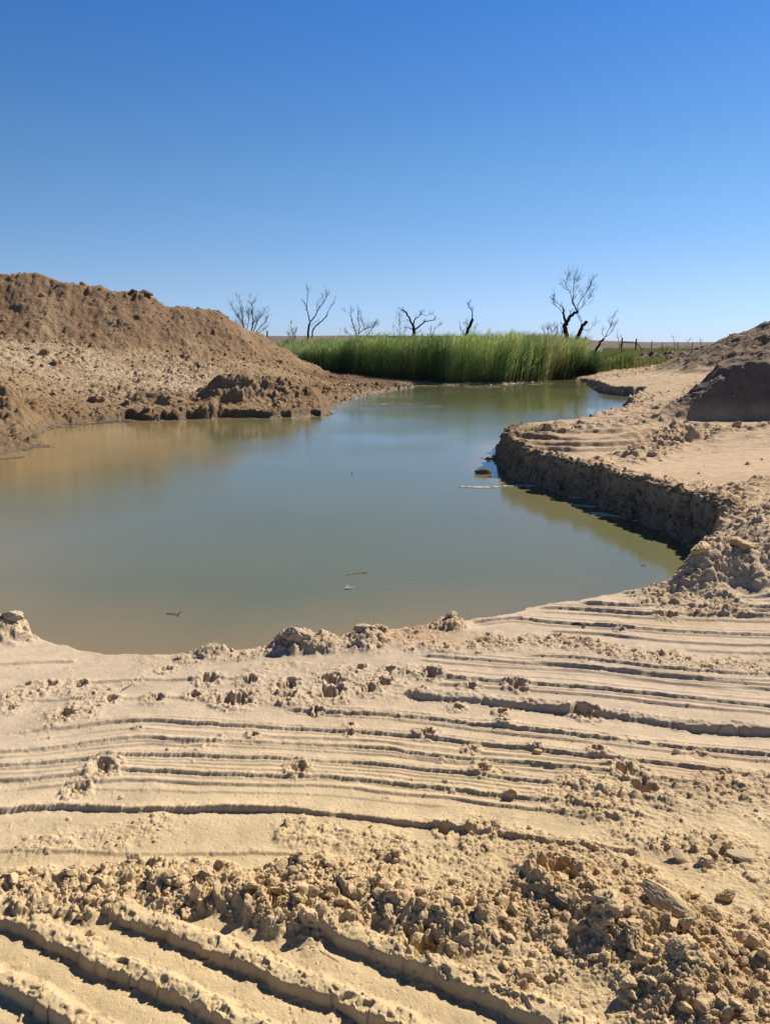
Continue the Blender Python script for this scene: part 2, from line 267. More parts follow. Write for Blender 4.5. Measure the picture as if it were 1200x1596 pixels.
def height(x, y, full=False):
    x = np.asarray(x, np.float64).ravel(); y = np.asarray(y, np.float64).ravel()
    n = len(x); r = np.sqrt(x*x+y*y)
    near = r < 14; mid = (r >= 14) & (r < 60) & (y > 0)
    D = np.full(n, 1e9, np.float32); S = np.ones(n, np.float32); A = np.zeros((n,2), np.float32)
    m = (r < 62) & (y > 2.2)
    if m.any():
        d,s,_,a = seg_dist(x[m], y[m], SHORE, attrs=SHATT); D[m]=d; S[m]=np.where(in_water(x[m],y[m]),1,-1); A[m]=a
    # travel goes left->right along the near bank: water lies on the left (+) side
    S[~m] = -1
    far_l = (x < SHORE[:,0].min()) ; S = np.where(far_l, -1.0, S)
    land = S < 0
    h = base_h(x, y)
    ragged = fbm(x,y,.9,4,90)*.17*sstep(4,12,r) + fbm(x,y,.16,3,91)*.035 + np.where(x > 0, (np.abs(gnoise(x*2.6,y*2.6,92))-.3)*.20*sstep(5.5,8,r), (fbm(x,y,1.4,4,93)*.38+(np.abs(gnoise(x*1.3,y*1.3,94))-.3)*.22)*sstep(9,13,r))
    sdist = np.where(land, D, -D) + ragged
    # heaps
    mk = np.zeros(n); rub = np.zeros(n, np.float32); heapm = np.zeros((n,4), np.float32)
    for i,(W,s,pw) in enumerate(HEAPW):
        q_ = (x > W[:,0].min()-9) & (x < W[:,0].max()+9) & (y > W[:,1].min()-9) & (y < W[:,1].max()+9)
        if not q_.any(): continue
        xx,yy = x[q_],y[q_]
        wx = fbm(xx,yy,1.3,3,31+i)*.28; wy = fbm(xx,yy,1.3,3,41+i)*.28
        if i == 1: wx = wx*.25; wy = wy*.25
        hh = heap_dist(xx+wx, yy+wy, W, s, pw)
        if i == 1: dz_ = heap_dist(xx+wx, yy+wy, W, 0, pw) - hh; hh = hh + np.maximum(0, dz_-.95)*.55 - .0*dz_
        if i == 0: hh += fbm(xx,yy,2.2,4,60,ridged=True)*.13 + fbm(xx*1.5,yy*.35,.7,4,61)*.10 + fbm(xx,yy,.28,3,66)*.05
        if i == 1: hh += fbm(xx,yy,.5,5,162)*.07
        if i == 2: hh += fbm(xx,yy,1.1,4,64,ridged=True)*.13
        if i == 3: hh += fbm(xx,yy,1.0,4,65)*.30
        hb = h[q_]; k = (.25,.10,.3,.12)[i]
        new = smax(hb, hh, k); heapm[q_,i] = sstep(-.05,.5,hh-hb).astype(np.float32); h[q_] = new
    for px,py,Y,R,am in LSH:
        c = PY(px,py,Y); d = np.hypot(x-c[0], (y-c[1])*1.2); q_ = d < R*2.5
        if q_.any():
            dd = d[q_] + fbm(x[q_],y[q_],.35,3,77)*.2*R
            h[q_] += am*np.exp(-(dd/R)**2*1.3) if am>0 else am*sstep(R,R*.55,dd)
    # rubble amount
    for W,w,am in RBW:
        d,_,_,_ = seg_dist(x,y,W,margin=w*2.2)
        q_ = d < w*2.2
        if q_.any():
            dn = d[q_]/w + fbm(x[q_],y[q_],w*1.3,3,12)*.8
            rub[q_] = np.maximum(rub[q_], am*sstep(1.5,.55,dn))
    q_ = near
    if q_.any(): rub[q_] = np.maximum(rub[q_], .30*sstep(.25,.6,fbm(x[q_],y[q_],.5,4,15)))
    # far left bank, right side: cloddy everywhere
    lb = sstep(-.5,-2.5, x - (y-16)*.0)*sstep(13,15,y)*(y<48)*(x<2.5)*land
    leftrub = (lb>.3)
    q_ = leftrub & ~(heapm[:,0]>.6)
    if q_.any():
        rub[q_] = np.maximum(rub[q_], .55+.45*np.clip(fbm(x[q_],y[q_],2.2,3,18)*1.6,-1,1))
    q_ = near
    if q_.any(): rub[q_] *= np.clip(.95+1.5*fbm(x[q_],y[q_],.28,3,19),.25,1.1)
    # apply near relief
    q_ = near
    if q_.any():
        X,Y_ = x[q_],y[q_]; R_ = rub[q_]; hn = fbm(X,Y_,.9,3,3)*.010 + fbm(X,Y_,.05,3,4)*.0016
        acc = np.zeros(len(X)); ro = np.zeros(len(X), np.float32)
        crk = sstep(.80,.95,1-np.abs(gnoise(X*9+Y_*2,Y_*9-X,8))*3)*sstep(0,.4,gnoise(X*2.1,Y_*2.1,9)); jx = fbm(X,Y_,.22,3,5)*.022 - crk*.012; jy = fbm(X,Y_,.10,2,6)*.005 + fbm(X,Y_,.022,3,16)*.0022*sstep(-.2,.3,gnoise(X*3,Y_*3,17))
        pat = fbm(X,Y_,.55,3,7)*1.3
        rn_ = np.hypot(X,Y_)
        for W,A_,wf,wn0,rr in RGW:
            d,s,t,_ = seg_dist(X,Y_,W,margin=.34)
            k = d < .34
            if not k.any(): continue
            sg = d[k]*s[k] + jx[k]*.45 + jy[k]*min(rr,2)*1.3
            wn = np.maximum(wn0, .0042*rn_[k])
            amp = A_*np.clip(.95+.45*pat[k],.5,1.3)*sstep(0,.05,t[k])*sstep(1,.95,t[k])
            prof = np.where(sg < 0, sstep(-wn*.7,0,sg), (1-sstep(wf*.55,wf*1.5,sg)) if A_ > .04 else np.exp(-np.abs(sg/wf)**1.6)*.8+.2*np.exp(-np.abs(sg)/.12))
            prof = prof - .16*np.exp(-((sg+wn*1.6)/(.018+wn*.4))**2)
            acc[k] += amp*prof
            ro[k] = np.maximum(ro[k], min(rr,2.6)*A_/.03*np.exp(-((sg-wf*(.5 if rr > 4 else .2))/(wf*(.62 if rr > 4 else .75)))**2))
        hn += (.62+.30*sstep(3.6,5.5,np.hypot(X,Y_)))*acc*(1-.75*np.clip(R_,0,1))
        bite = np.maximum(0, clods(X,Y_,.045,21,.7)-.006)
        hn += np.clip(ro,0,2.3)*(-bite*.34 + clods(X,Y_,.022,22,.7)*.22)
        for px,py,rad,dep in HOLES:
            vr_ = .55+1.5*((px*13.7+py*7.3)%1.0 if 0 else ((px*37+py*91)%17)/17*.5); rad = rad*.75*vr_; dep = dep*.8; c = P(px,py,.43); d = np.hypot((X-c[0]),(Y_-c[1])*.9); k = d < rad*3
            if k.any():
                dd = d[k]/rad + fbm(X[k],Y_[k],rad*.7,3,33)*.9; R_[k] = np.maximum(R_[k],.30*sstep(2.4,1.2,dd))
                hn[k] += -dep*sstep(1.05,.55,dd) + dep*.15*np.exp(-((dd-1.35)/.3)**2)
        for px,py,z,R0,H0 in BUMPS:
            c = P(px,py,z); d = np.hypot(X-c[0],Y_-c[1]); k = d < R0*2.4
            if k.any():
                dd = d[k]/R0 + fbm(X[k],Y_[k],R0*.8,3,35)*.5
                hn[k] += H0*np.exp(-dd**2*1.2); R_[k] = np.maximum(R_[k], .8*sstep(1.5,.9,dd))
        k = R_ > .02
        XX,YY = X[k],Y_[k]
        sc = 1 + .9*sstep(4,9,np.hypot(XX,YY))
        big = clods(XX,YY,.13,23,.40)*.38; mdm = clods(XX,YY,.052,24,.6)*.62; sm = clods(XX,YY,.030,25,.75)*.8; ti = clods(XX,YY,.014,26,.8)*.7
        far_b = clods(XX,YY,.26,28,.5)*.5
        rr = R_[k]
        hn[k] += rr**1.4*(big*1.35*sstep(.35,.8,rr)+mdm*.8)+np.minimum(1,rr*1.3)*sm+np.minimum(1,rr*2)*ti + rr*far_b*(sc-1)*.8 + rr*.012
        # light crumbs on open sand
        cr = clods(X,Y_,.020,27,.16,.10,.30)*.9; cr2 = clods(X,Y_,.05,29,.07,.08,.26)*.9
        hn += (cr+cr2)*sstep(-.35,.3,fbm(X,Y_,.4,3,30))
        pit = np.hypot(X,Y_) < 3.6; hn[pit] -= clods(X[pit],Y_[pit],.016,31,.30,.08,.24)*1.1
        fade = sstep(13.9,12,np.hypot(X,Y_))
        h[q_] += hn*fade; rub[q_] = R_
    # mid distance relief
    q_ = (r > 10) & (r < 60) & (y > 0)
    if q_.any():
        X,Y_ = x[q_],y[q_]; R_ = rub[q_]; fi = sstep(11,13.5,r[q_])
        hm = fbm(X,Y_,2.0,4,70)*.05 + fbm(X,Y_,.3,3,71)*.018
        hm += R_*(clods(X,Y_,.45,72,.45)*.50 + clods(X,Y_,.22,73,.65)*.95 + clods(X,Y_,.12,74,.75)*1.0) + (X<3)*fbm(X,Y_,.16,3,88)*.022
        hp = heapm[q_,0]; hm += hp*(clods(X,Y_,.30,75,.15)*.35 + clods(X,Y_,.13,76,.35)*.45 + fbm(X,Y_,.25,4,78)*.05)
        hp = heapm[q_,2]; hm += hp*(clods(X,Y_,.35,79,.3)*.3 + clods(X,Y_,.17,80,.5)*.4)
        hp = heapm[q_,3]; hm += hp*(clods(X,Y_,.6,85,.5)*.6 + clods(X,Y_,.3,86,.6)*.6)
        hp = heapm[q_,1]; hm = hm*(1-hp*.7) + hp*(clods(X,Y_,.10,81,.3)*.4 + fbm(X*1.6+Y_*.8,Y_*.5,.3,4,87)*.055 + fbm(X,Y_,.12,3,89)*.02)
        for W,A_,wf in FTW:
            d,s,t,_ = seg_dist(X,Y_,W,margin=.8)
            k = d < .8
            if k.any():
                sg = d[k]*s[k] + fbm(X[k],Y_[k],.5,3,82)*.10
                hm[k] += A_*np.clip(.8+fbm(X[k],Y_[k],.8,2,83),.2,1.5)*(np.exp(-(sg/wf)**2)-.5*np.exp(-((sg+wf*1.5)/wf)**2))
        # wheel-worn streaks over the far right flat
        fr = sstep(2,5,X)*(1-heapm[q_,1])*(1-heapm[q_,2])
        hm += fr*fbm(X*.25+Y_*.1,Y_*1.0,.35,3,84)*.055
        h[q_] += hm*fi
    # bank face towards the water
    steep = np.maximum(A[:,1], .3)
    inside = sdist < 0
    dd = np.maximum(0, -sdist)
    facen = fbm(x,y,.45,3,95)*.10*sstep(5,9,r)
    lumps = (clods(x,y,.30,96,.6)*.75 + clods(x,y,.13,98,.6)*.8)*sstep(5,7.5,r)
    up_ = .55*np.maximum(A[:,0],.05); s1 = steep*2.2; w1 = up_/s1
    drop = np.where(dd < w1, dd*s1, up_+(dd-w1)*steep*.62)
    face = h - drop*(1+facen*1.3) + np.minimum(1,dd*8)*(lumps*.9 - .02)
    near_round = sstep(.10,0,np.abs(sdist))*0.0
    h = np.where(m & (dd > 0), face, h)
    # wet shelf just above / under the water line
    low = m & inside & (h < .03)
    h = np.where(low, .03 + (h-.03)*.75, h)
    # plain
    h = h + sstep(50,90,r)*fbm(x,y,14,3,97)*.22*sstep(4000,300,r)
    if full: return h, rub, heapm, sdist, D, np.where(m,1,0)
    return h
print('setup', time.time()-T0)

# ------------------------------------------------------------------ materials
def new_mat(name):
    m = bpy.data.materials.new(name); m.use_nodes = True; nt = m.node_tree
    return m, nt, nt.nodes['Principled BSDF']
def N(nt, t, **k):
    n = nt.nodes.new(t)
    for a,b in k.items():
        if a.startswith('i_'): n.inputs[a[2:].replace('_',' ')].default_value = b
        else: setattr(n, a, b)
    return n
def soil_mat(name, tint=None, bump=1.0, attr=True):
    m, nt, b = new_mat(name); L = nt.links.new
    geo = N(nt,'ShaderNodeNewGeometry')
    n1 = N(nt,'ShaderNodeTexNoise'); n1.inputs['Scale'].default_value = 9; n1.inputs['Detail'].default_value = 8; n1.inputs['Roughness'].default_value = .65
    n2 = N(nt,'ShaderNodeTexNoise'); n2.inputs['Scale'].default_value = 190; n2.inputs['Detail'].default_value = 5; n2.inputs['Roughness'].default_value = .7
    L(geo.outputs['Position'], n1.inputs['Vector']); L(geo.outputs['Position'], n2.inputs['Vector'])
    mr = N(nt,'ShaderNodeMapRange'); mr.inputs['From Min'].default_value=.3; mr.inputs['From Max'].default_value=.7; mr.inputs['To Min'].default_value=.84; mr.inputs['To Max'].default_value=1.14
    L(n1.outputs['Fac'], mr.inputs['Value'])
    mr2 = N(nt,'ShaderNodeMapRange'); mr2.inputs['From Min'].default_value=.3; mr2.inputs['From Max'].default_value=.7; mr2.inputs['To Min'].default_value=.86; mr2.inputs['To Max'].default_value=1.12
    L(n2.outputs['Fac'], mr2.inputs['Value'])
    mu = N(nt,'ShaderNodeMath', operation='MULTIPLY'); L(mr.outputs[0], mu.inputs[0]); L(mr2.outputs[0], mu.inputs[1])
    vm = N(nt,'ShaderNodeVectorMath', operation='SCALE'); L(mu.outputs[0], vm.inputs['Scale'])
    if attr:
        at = N(nt,'ShaderNodeAttribute'); at.attribute_name = 'soil'; L(at.outputs['Color'], vm.inputs[0])
        aw = N(nt,'ShaderNodeAttribute'); aw.attribute_name = 'wet'
        rr = N(nt,'ShaderNodeMapRange'); rr.inputs['To Min'].default_value=.95; rr.inputs['To Max'].default_value=.38; L(aw.outputs['Fac'], rr.inputs['Value']); L(rr.outputs[0], b.inputs['Roughness'])
    else:
        oi = N(nt,'ShaderNodeObjectInfo'); ra = N(nt,'ShaderNodeMix', data_type='RGBA')
        ra.inputs[6].default_value = (*tint[0],1); ra.inputs[7].default_value = (*tint[1],1)
        L(oi.outputs['Random'], ra.inputs[0]); L(ra.outputs[2], vm.inputs[0]); b.inputs['Roughness'].default_value = .95
    L(vm.outputs[0], b.inputs['Base Color']); b.inputs['Specular IOR Level'].default_value = .25
    n3 = N(nt,'ShaderNodeTexNoise'); n3.inputs['Scale'].default_value = 70; n3.inputs['Detail'].default_value = 6; n3.inputs['Roughness'].default_value = .75; L(geo.outputs['Position'], n3.inputs['Vector'])
    bp = N(nt,'ShaderNodeBump'); bp.inputs['Strength'].default_value = .8*bump; bp.inputs['Distance'].default_value = .006
    L(n3.outputs['Fac'], bp.inputs['Height']); L(bp.outputs[0], b.inputs['Normal'])
    if attr:
        ac = N(nt,'ShaderNodeAttribute'); ac.attribute_name = 'coarse'
        n4 = N(nt,'ShaderNodeTexNoise'); n4.inputs['Scale'].default_value = 7; n4.inputs['Detail'].default_value = 7; n4.inputs['Roughness'].default_value = .72; L(geo.outputs['Position'], n4.inputs['Vector'])
        b2 = N(nt,'ShaderNodeBump'); b2.inputs['Distance'].default_value = .16; L(ac.outputs['Fac'], b2.inputs['Strength']); L(n4.outputs['Fac'], b2.inputs['Height']); L(b2.outputs[0], bp.inputs['Normal'])
    return m
def plain_mat(name, col, rough=.8, var=.25, scale=20):
    m, nt, b = new_mat(name); L = nt.links.new
    n1 = N(nt,'ShaderNodeTexNoise'); n1.inputs['Scale'].default_value = scale; n1.inputs['Detail'].default_value = 5
    tc = N(nt,'ShaderNodeTexCoord'); L(tc.outputs['Object'], n1.inputs['Vector'])
    mr = N(nt,'ShaderNodeMapRange'); mr.inputs['From Min'].default_value=.3; mr.inputs['From Max'].default_value=.7; mr.inputs['To Min'].default_value=1-var; mr.inputs['To Max'].default_value=1+var
    L(n1.outputs['Fac'], mr.inputs['Value'])
    vm = N(nt,'ShaderNodeVectorMath', operation='SCALE'); vm.inputs[0].default_value = col; L(mr.outputs[0], vm.inputs['Scale'])
    L(vm.outputs[0], b.inputs['Base Color']); b.inputs['Roughness'].default_value = rough; b.inputs['Specular IOR Level'].default_value = .25
    return m
M_SOIL = soil_mat('soil')
M_CLOD = soil_mat('clod_soil', ((.55,.405,.235),(.50,.36,.20)), 1.0, attr=False)
M_STONE = soil_mat('pale_stone', ((.46,.35,.22),(.42,.32,.21)), .6, attr=False)
M_PALECLOD = soil_mat('pale_clod_soil', ((.47,.375,.265),(.43,.335,.235)), 1.0, attr=False)
M_DARKCLOD = soil_mat('brown_clod', ((.26,.175,.11),(.20,.135,.09)), 1.0, attr=False)
M_BARK = plain_mat('charred_bark', (.030,.025,.022), .9, .4, 8)
M_TWIG = plain_mat('dead_twig', (.085,.072,.062), .9, .3, 8)
M_REDTWIG = plain_mat('reddish_twig', (.16,.085,.055), .9, .3, 8)
M_POST = plain_mat('fence_timber', (.045,.038,.034), .85, .3, 12)
M_WIRE = plain_mat('fence_wire', (.18,.17,.16), .5, .1, 5)

# ------------------------------------------------------------------ mesh utilities
def link_mesh(name, verts, faces_quads=None, faces_tris=None, mat=None, parent=None, smooth=True):
    me = bpy.data.meshes.new(name)
    nq = 0 if faces_quads is None else len(faces_quads); nt_ = 0 if faces_tris is None else len(faces_tris)
    me.vertices.add(len(verts)); me.vertices.foreach_set('co', np.asarray(verts, np.float32).ravel())
    idx = []
    if nq: idx.append(np.asarray(faces_quads, np.int32).ravel())
    if nt_: idx.append(np.asarray(faces_tris, np.int32).ravel())
    idx = np.concatenate(idx); me.loops.add(len(idx)); me.loops.foreach_set('vertex_index', idx)
    me.polygons.add(nq+nt_)
    st = np.concatenate([np.arange(nq)*4, nq*4+np.arange(nt_)*3]).astype(np.int32)
    me.polygons.foreach_set('loop_start', st)
    me.update(calc_edges=True)
    me.polygons.foreach_set('use_smooth', np.full(nq+nt_, smooth))
    if mat: me.materials.append(mat)
    o = bpy.data.objects.new(name, me); SC.collection.objects.link(o)
    if parent: o.parent = parent
    return o
def tag(o, label=None, cat=None, group=None, kind=None):
    if label: o['label'] = label
    if cat: o['category'] = cat
    if group: o['group'] = group
    if kind: o['kind'] = kind
    return o
def set_attr(o, name, data, typ):
    a = o.data.attributes.new(name, typ, 'POINT')
    a.data.foreach_set('color' if typ == 'FLOAT_COLOR' else 'value', np.asarray(data, np.float32).ravel())
def empty(name, loc):
    o = bpy.data.objects.new(name, None); SC.collection.objects.link(o); o.location = loc; o.empty_display_size = .2; return o

# ------------------------------------------------------------------ ground: one sheet, finer where the ground is nearer
FR = 773.0
rows = [0.25,.5,.8,1.05,1.2]; r_ = 1.3
while r_ < 62:
    rows.append(r_); r_ += min(.9*r_*r_/(FR*1.65), 1.35*r_/FR)
while r_ < 9000: rows.append(r_); r_ *= 1.03
rows = np.array(rows)
th = np.concatenate([np.radians(np.arange(-180,-36,1.5)), np.radians(-36)+np.arange(0, int(math.radians(72)/.00125)+1)*.00125, np.radians(np.arange(37,180,1.5))])
th = np.unique(th); NC = len(th); NR = len(rows)
RR,TH = np.meshgrid(rows, th, indexing='ij'); VX = RR*np.sin(TH); VY = RR*np.cos(TH)
fx, fy = VX.ravel(), VY.ravel(); NV = len(fx); print('verts', NV, NR, NC)
Hh = np.empty(NV); RUB = np.empty(NV); HM = np.empty((NV,4)); SDT = np.empty(NV)
CH = 400000
for a in range(0, NV, CH):
    b_ = min(NV, a+CH); Hh[a:b_],RUB[a:b_],HM[a:b_],SDT[a:b_],_,_ = height(fx[a:b_], fy[a:b_], True)
print('height', time.time()-T0)
# soil colour
def lerp(a,b,t): return a+(b-a)*t[:,None]
rad = np.hypot(fx,fy)
sand = np.array([.525,.395,.225]); pale = np.array([.465,.362,.260]); warm = np.array([.47,.325,.185]); brown = np.array([.270,.180,.110]); red = np.array([.235,.115,.055]); dark = np.array([.17,.120,.085])
col = np.tile(sand,(NV,1))
col = lerp(col, pale, sstep(2.1,3.6,rad)*.95*(rad<14))
col = lerp(col, np.array([.455,.325,.205]), sstep(5.5,9,rad))
for px_,py_,rd_,am_,cc_ in [(640,985,.30,.7,(.40,.265,.165)),(720,995,.25,.5,(.42,.29,.18)),(1050,975,.35,.35,(.42,.31,.18)),(1160,975,.3,.3,(.42,.31,.18)),(100,1200,.5,.3,(.50,.40,.28)),(880,1390,.35,.35,(.42,.28,.16)),(1180,1560,.3,.45,(.44,.28,.14)),(560,1110,.5,.25,(.45,.33,.21)),(1100,1215,.3,.5,(.45,.31,.20))]:
    c_ = P(px_,py_,.44); dd_ = np.hypot(fx-c_[0],(fy-c_[1])*1.3)/rd_; dd_ = dd_ + .5*fbm(fx,fy,.3,3,130)*(dd_<3); col = lerp(col,np.array(cc_),am_*sstep(1.2,.4,dd_))
n_a = fbm(fx,fy,1.1,4,101); n_b = fbm(fx,fy,.25,4,102); n_c = fbm(fx,fy,3.2,4,103)
col = lerp(col, warm, np.clip(RUB,0,1)*.30*(rad<14))
left = (fx < 3.5)*sstep(13.5,15,fy)*sstep(5,1.0,fx - (fy-38)*.0)
col = lerp(col, np.array([.31,.200,.108]), left*.95)
col = lerp(col, red, left*sstep(.05,.6,n_c+n_a*.4)*.6*(1-HM[:,0]))
col = lerp(col, np.array([.39,.27,.155]), left*sstep(.0,.5,-n_c)*.8*(1-HM[:,0]))
bench = left*np.exp(-((fy-27.6)/3.0)**2)*sstep(-3,-7,fx)*(1-HM[:,0])
col = lerp(col, np.array([.54,.405,.27]), bench*sstep(-.6,.1,fbm(fx*.35,fy,.7,3,111)))
col = lerp(col, np.array([.285,.178,.103]), HM[:,0])
col = lerp(col, np.array([.42,.295,.175]), HM[:,0]*sstep(.02,.4,fbm(fx*.9+Hh*.5,Hh*.5,1.1,4,110))*.7)
col = lerp(col, np.array([.15,.112,.088]), HM[:,1]*.95)  # near right heap: shade of its face put into a darker soil colour
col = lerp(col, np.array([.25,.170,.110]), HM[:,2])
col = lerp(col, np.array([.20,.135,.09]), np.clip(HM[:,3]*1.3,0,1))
plain = sstep(50,60,rad)*(1-HM[:,0])
pc = lerp(np.tile(np.array([.14,.10,.06]),(NV,1)), np.array([.17,.155,.075]), sstep(-.1,.4,fbm(fx,fy,9,4,105)))
pc = lerp(pc, np.array([.105,.078,.058]), sstep(90,250,rad))
col = col*(1-plain[:,None]) + pc*plain[:,None]
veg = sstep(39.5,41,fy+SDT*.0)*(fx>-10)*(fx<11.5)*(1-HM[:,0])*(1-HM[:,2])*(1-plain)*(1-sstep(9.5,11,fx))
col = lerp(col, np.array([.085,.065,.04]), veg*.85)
col = lerp(col, np.array([.16,.095,.055]), (fx<2.5)*sstep(32,37,fy)*(rad<50)*.75*(1-HM[:,0]))
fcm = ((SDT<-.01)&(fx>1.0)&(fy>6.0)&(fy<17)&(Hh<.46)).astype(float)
col = lerp(col, np.array([.24,.165,.105]), fcm*.75)  # cut face shade deepened by darkening its soil colour
# damp soil at the water's edge
wet = sstep(.14,.03,Hh)*(rad<60)*(SDT<.9)
wet2 = sstep(.30,.05,Hh)*sstep(8,14,rad)*(rad<60)*(SDT<.6)
col = lerp(col, np.array([.20,.135,.08]), np.maximum(wet*.8, wet2*.6))
col *= (1+.10*n_b+.07*n_a)[:,None]
Vv = np.stack([fx,fy,Hh],1)
ii = np.arange(NR-1)[:,None]*NC + np.arange(NC)[None]
jn = (np.arange(NC)+1) % NC; i2 = np.arange(NR-1)[:,None]*NC + jn[None]
Q = np.stack([ii, ii+NC, i2+NC, i2], -1).reshape(-1,4)
keep = Hh[Q].max(1) > -.30
Q = Q[keep]
# centre cap
cz = Vv[:NC,2].mean(); Vv = np.vstack([Vv,[0,0,cz]]); col = np.vstack([col,col[0]]); wet = np.append(wet,0)
Tt = np.stack([np.full(NC,NV), np.arange(NC), jn],1)
ren = np.full(NV+1,-1,np.int64); used = np.unique(np.concatenate([Q.ravel(),Tt.ravel()])); ren[used] = np.arange(len(used))
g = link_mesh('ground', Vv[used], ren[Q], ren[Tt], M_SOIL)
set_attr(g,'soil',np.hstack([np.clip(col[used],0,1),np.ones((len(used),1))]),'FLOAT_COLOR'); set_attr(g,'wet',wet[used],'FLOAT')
farv = sstep(9,15,rad)*(1-.7*HM[:,1])*np.where(fx<3,1.0,.45); set_attr(g,'coarse',np.append(farv,0)[used],'FLOAT')
tag(g, 'bare sandy bulldozed ground around the pond', kind='structure')
print('ground', len(used), time.time()-T0)

# ------------------------------------------------------------------ water
mw, nt, b = new_mat('pond_water'); L = nt.links.new
at = N(nt,'ShaderNodeAttribute'); at.attribute_name = 'shallow'
mx = N(nt,'ShaderNodeMix', data_type='RGBA'); mx.inputs[6].default_value = (.128,.132,.064,1); mx.inputs[7].default_value = (.27,.185,.085,1); L(at.outputs['Fac'], mx.inputs[0])
nz = N(nt,'ShaderNodeTexNoise'); nz.inputs['Scale'].default_value = .35; nz.inputs['Detail'].default_value = 3
geo = N(nt,'ShaderNodeNewGeometry'); L(geo.outputs['Position'], nz.inputs['Vector'])
mrn = N(nt,'ShaderNodeMapRange'); mrn.inputs['To Min'].default_value=.85; mrn.inputs['To Max'].default_value=1.15; L(nz.outputs['Fac'], mrn.inputs['Value'])
sc_ = N(nt,'ShaderNodeVectorMath', operation='SCALE'); L(mx.outputs[2], sc_.inputs[0]); L(mrn.outputs[0], sc_.inputs['Scale']); L(sc_.outputs[0], b.inputs['Base Color'])
b.inputs['Roughness'].default_value = .03; b.inputs['IOR'].default_value = 1.333; b.inputs['Specular IOR Level'].default_value = .5
mp = N(nt,'ShaderNodeMapping'); mp.inputs['Scale'].default_value = (1.0,2.2,1); L(geo.outputs['Position'], mp.inputs['Vector'])
r1 = N(nt,'ShaderNodeTexNoise'); r1.inputs['Scale'].default_value = 7; r1.inputs['Detail'].default_value = 4; r1.inputs['Roughness'].default_value=.6; L(mp.outputs[0], r1.inputs['Vector'])
r2 = N(nt,'ShaderNodeTexNoise'); r2.inputs['Scale'].default_value = .25; r2.inputs['Detail'].default_value = 2; L(geo.outputs['Position'], r2.inputs['Vector'])
rm = N(nt,'ShaderNodeMapRange'); rm.inputs['From Min'].default_value=.35; rm.inputs['From Max'].default_value=.65; rm.inputs['To Min'].default_value=.02; rm.inputs['To Max'].default_value=.085; L(r2.outputs['Fac'], rm.inputs['Value'])
bp = N(nt,'ShaderNodeBump'); bp.inputs['Distance'].default_value=.04; sy_ = N(nt,'ShaderNodeSeparateXYZ'); L(geo.outputs['Position'], sy_.inputs[0]); wy2 = N(nt,'ShaderNodeMapRange'); wy2.inputs['From Min'].default_value=12; wy2.inputs['From Max'].default_value=32; wy2.inputs['To Min'].default_value=1; wy2.inputs['To Max'].default_value=2.1; L(sy_.outputs['Y'], wy2.inputs['Value']); wm_ = N(nt,'ShaderNodeMath', operation='MULTIPLY'); L(rm.outputs[0], wm_.inputs[0]); L(wy2.outputs[0], wm_.inputs[1]); L(wm_.outputs[0], bp.inputs['Strength']); L(r1.outputs['Fac'], bp.inputs['Height']); L(bp.outputs[0], b.inputs['Normal'])
# thin film of water over the wet shelf lets the mud show
ta = N(nt,'ShaderNodeAttribute'); ta.attribute_name='film'
L(ta.outputs['Fac'], b.inputs['Alpha'])
sr = np.arange(0,NR,3); scn = np.unique(np.concatenate([np.arange(0,NC,3),[NC-1]])); sr = sr[(rows[sr]>3)&(rows[sr]<58)]; scn = scn[np.abs(th[scn])<1.45]
Hg = Hh.reshape(NR,NC); Sg = SDT.reshape(NR,NC)
wx_ = VX[np.ix_(sr,scn)]; wy_ = VY[np.ix_(sr,scn)]; wh = Hg[np.ix_(sr,scn)]; ws = Sg[np.ix_(sr,scn)]
a_,b2 = wx_.shape; k = np.arange(a_-1)[:,None]*b2+np.arange(b2-1)[None]
QW = np.stack([k,k+b2,k+b2+1,k+1],-1).reshape(-1,4)
keep = (wh.ravel()[QW].min(1) < .10) & (ws.ravel()[QW].min(1) < .6)
QW = QW[keep]; used = np.unique(QW); ren = np.full(a_*b2,-1); ren[used]=np.arange(len(used))
wv = np.stack([wx_.ravel(),wy_.ravel(),np.zeros(a_*b2)],1)[used]
water = link_mesh('pond_water', wv, ren[QW], None, mw)
dpt = -ws.ravel()[used]; wl = fbm(wv[:,0],wv[:,1],2.5,3,120)
shl_n = sstep(2.3,-.1,dpt+.5*wl)*sstep(14,5,wv[:,1])*sstep(1.5,-.5,wv[:,0]-.3*wv[:,1]+1.0)   # near bank, silt haze
shl_l = sstep(6.0,0,dpt+1.2*wl)*sstep(-1.5,-6,wv[:,0])*sstep(3,8,wv[:,1])
shl_e = sstep(.9,.1,dpt+.2*wl)*np.where((wv[:,0]>1.2)&(wv[:,1]<16)&(wv[:,1]<9.5),.15,.8)
set_attr(water,'shallow',np.clip(np.maximum.reduce([shl_n*.8,shl_l*.9,shl_e]),0,1),'FLOAT')
set_attr(water,'film',sstep(.02,-.05,wh.ravel()[used])*.75+.25,'FLOAT')
tag(water,'still silty pond water',kind='structure')

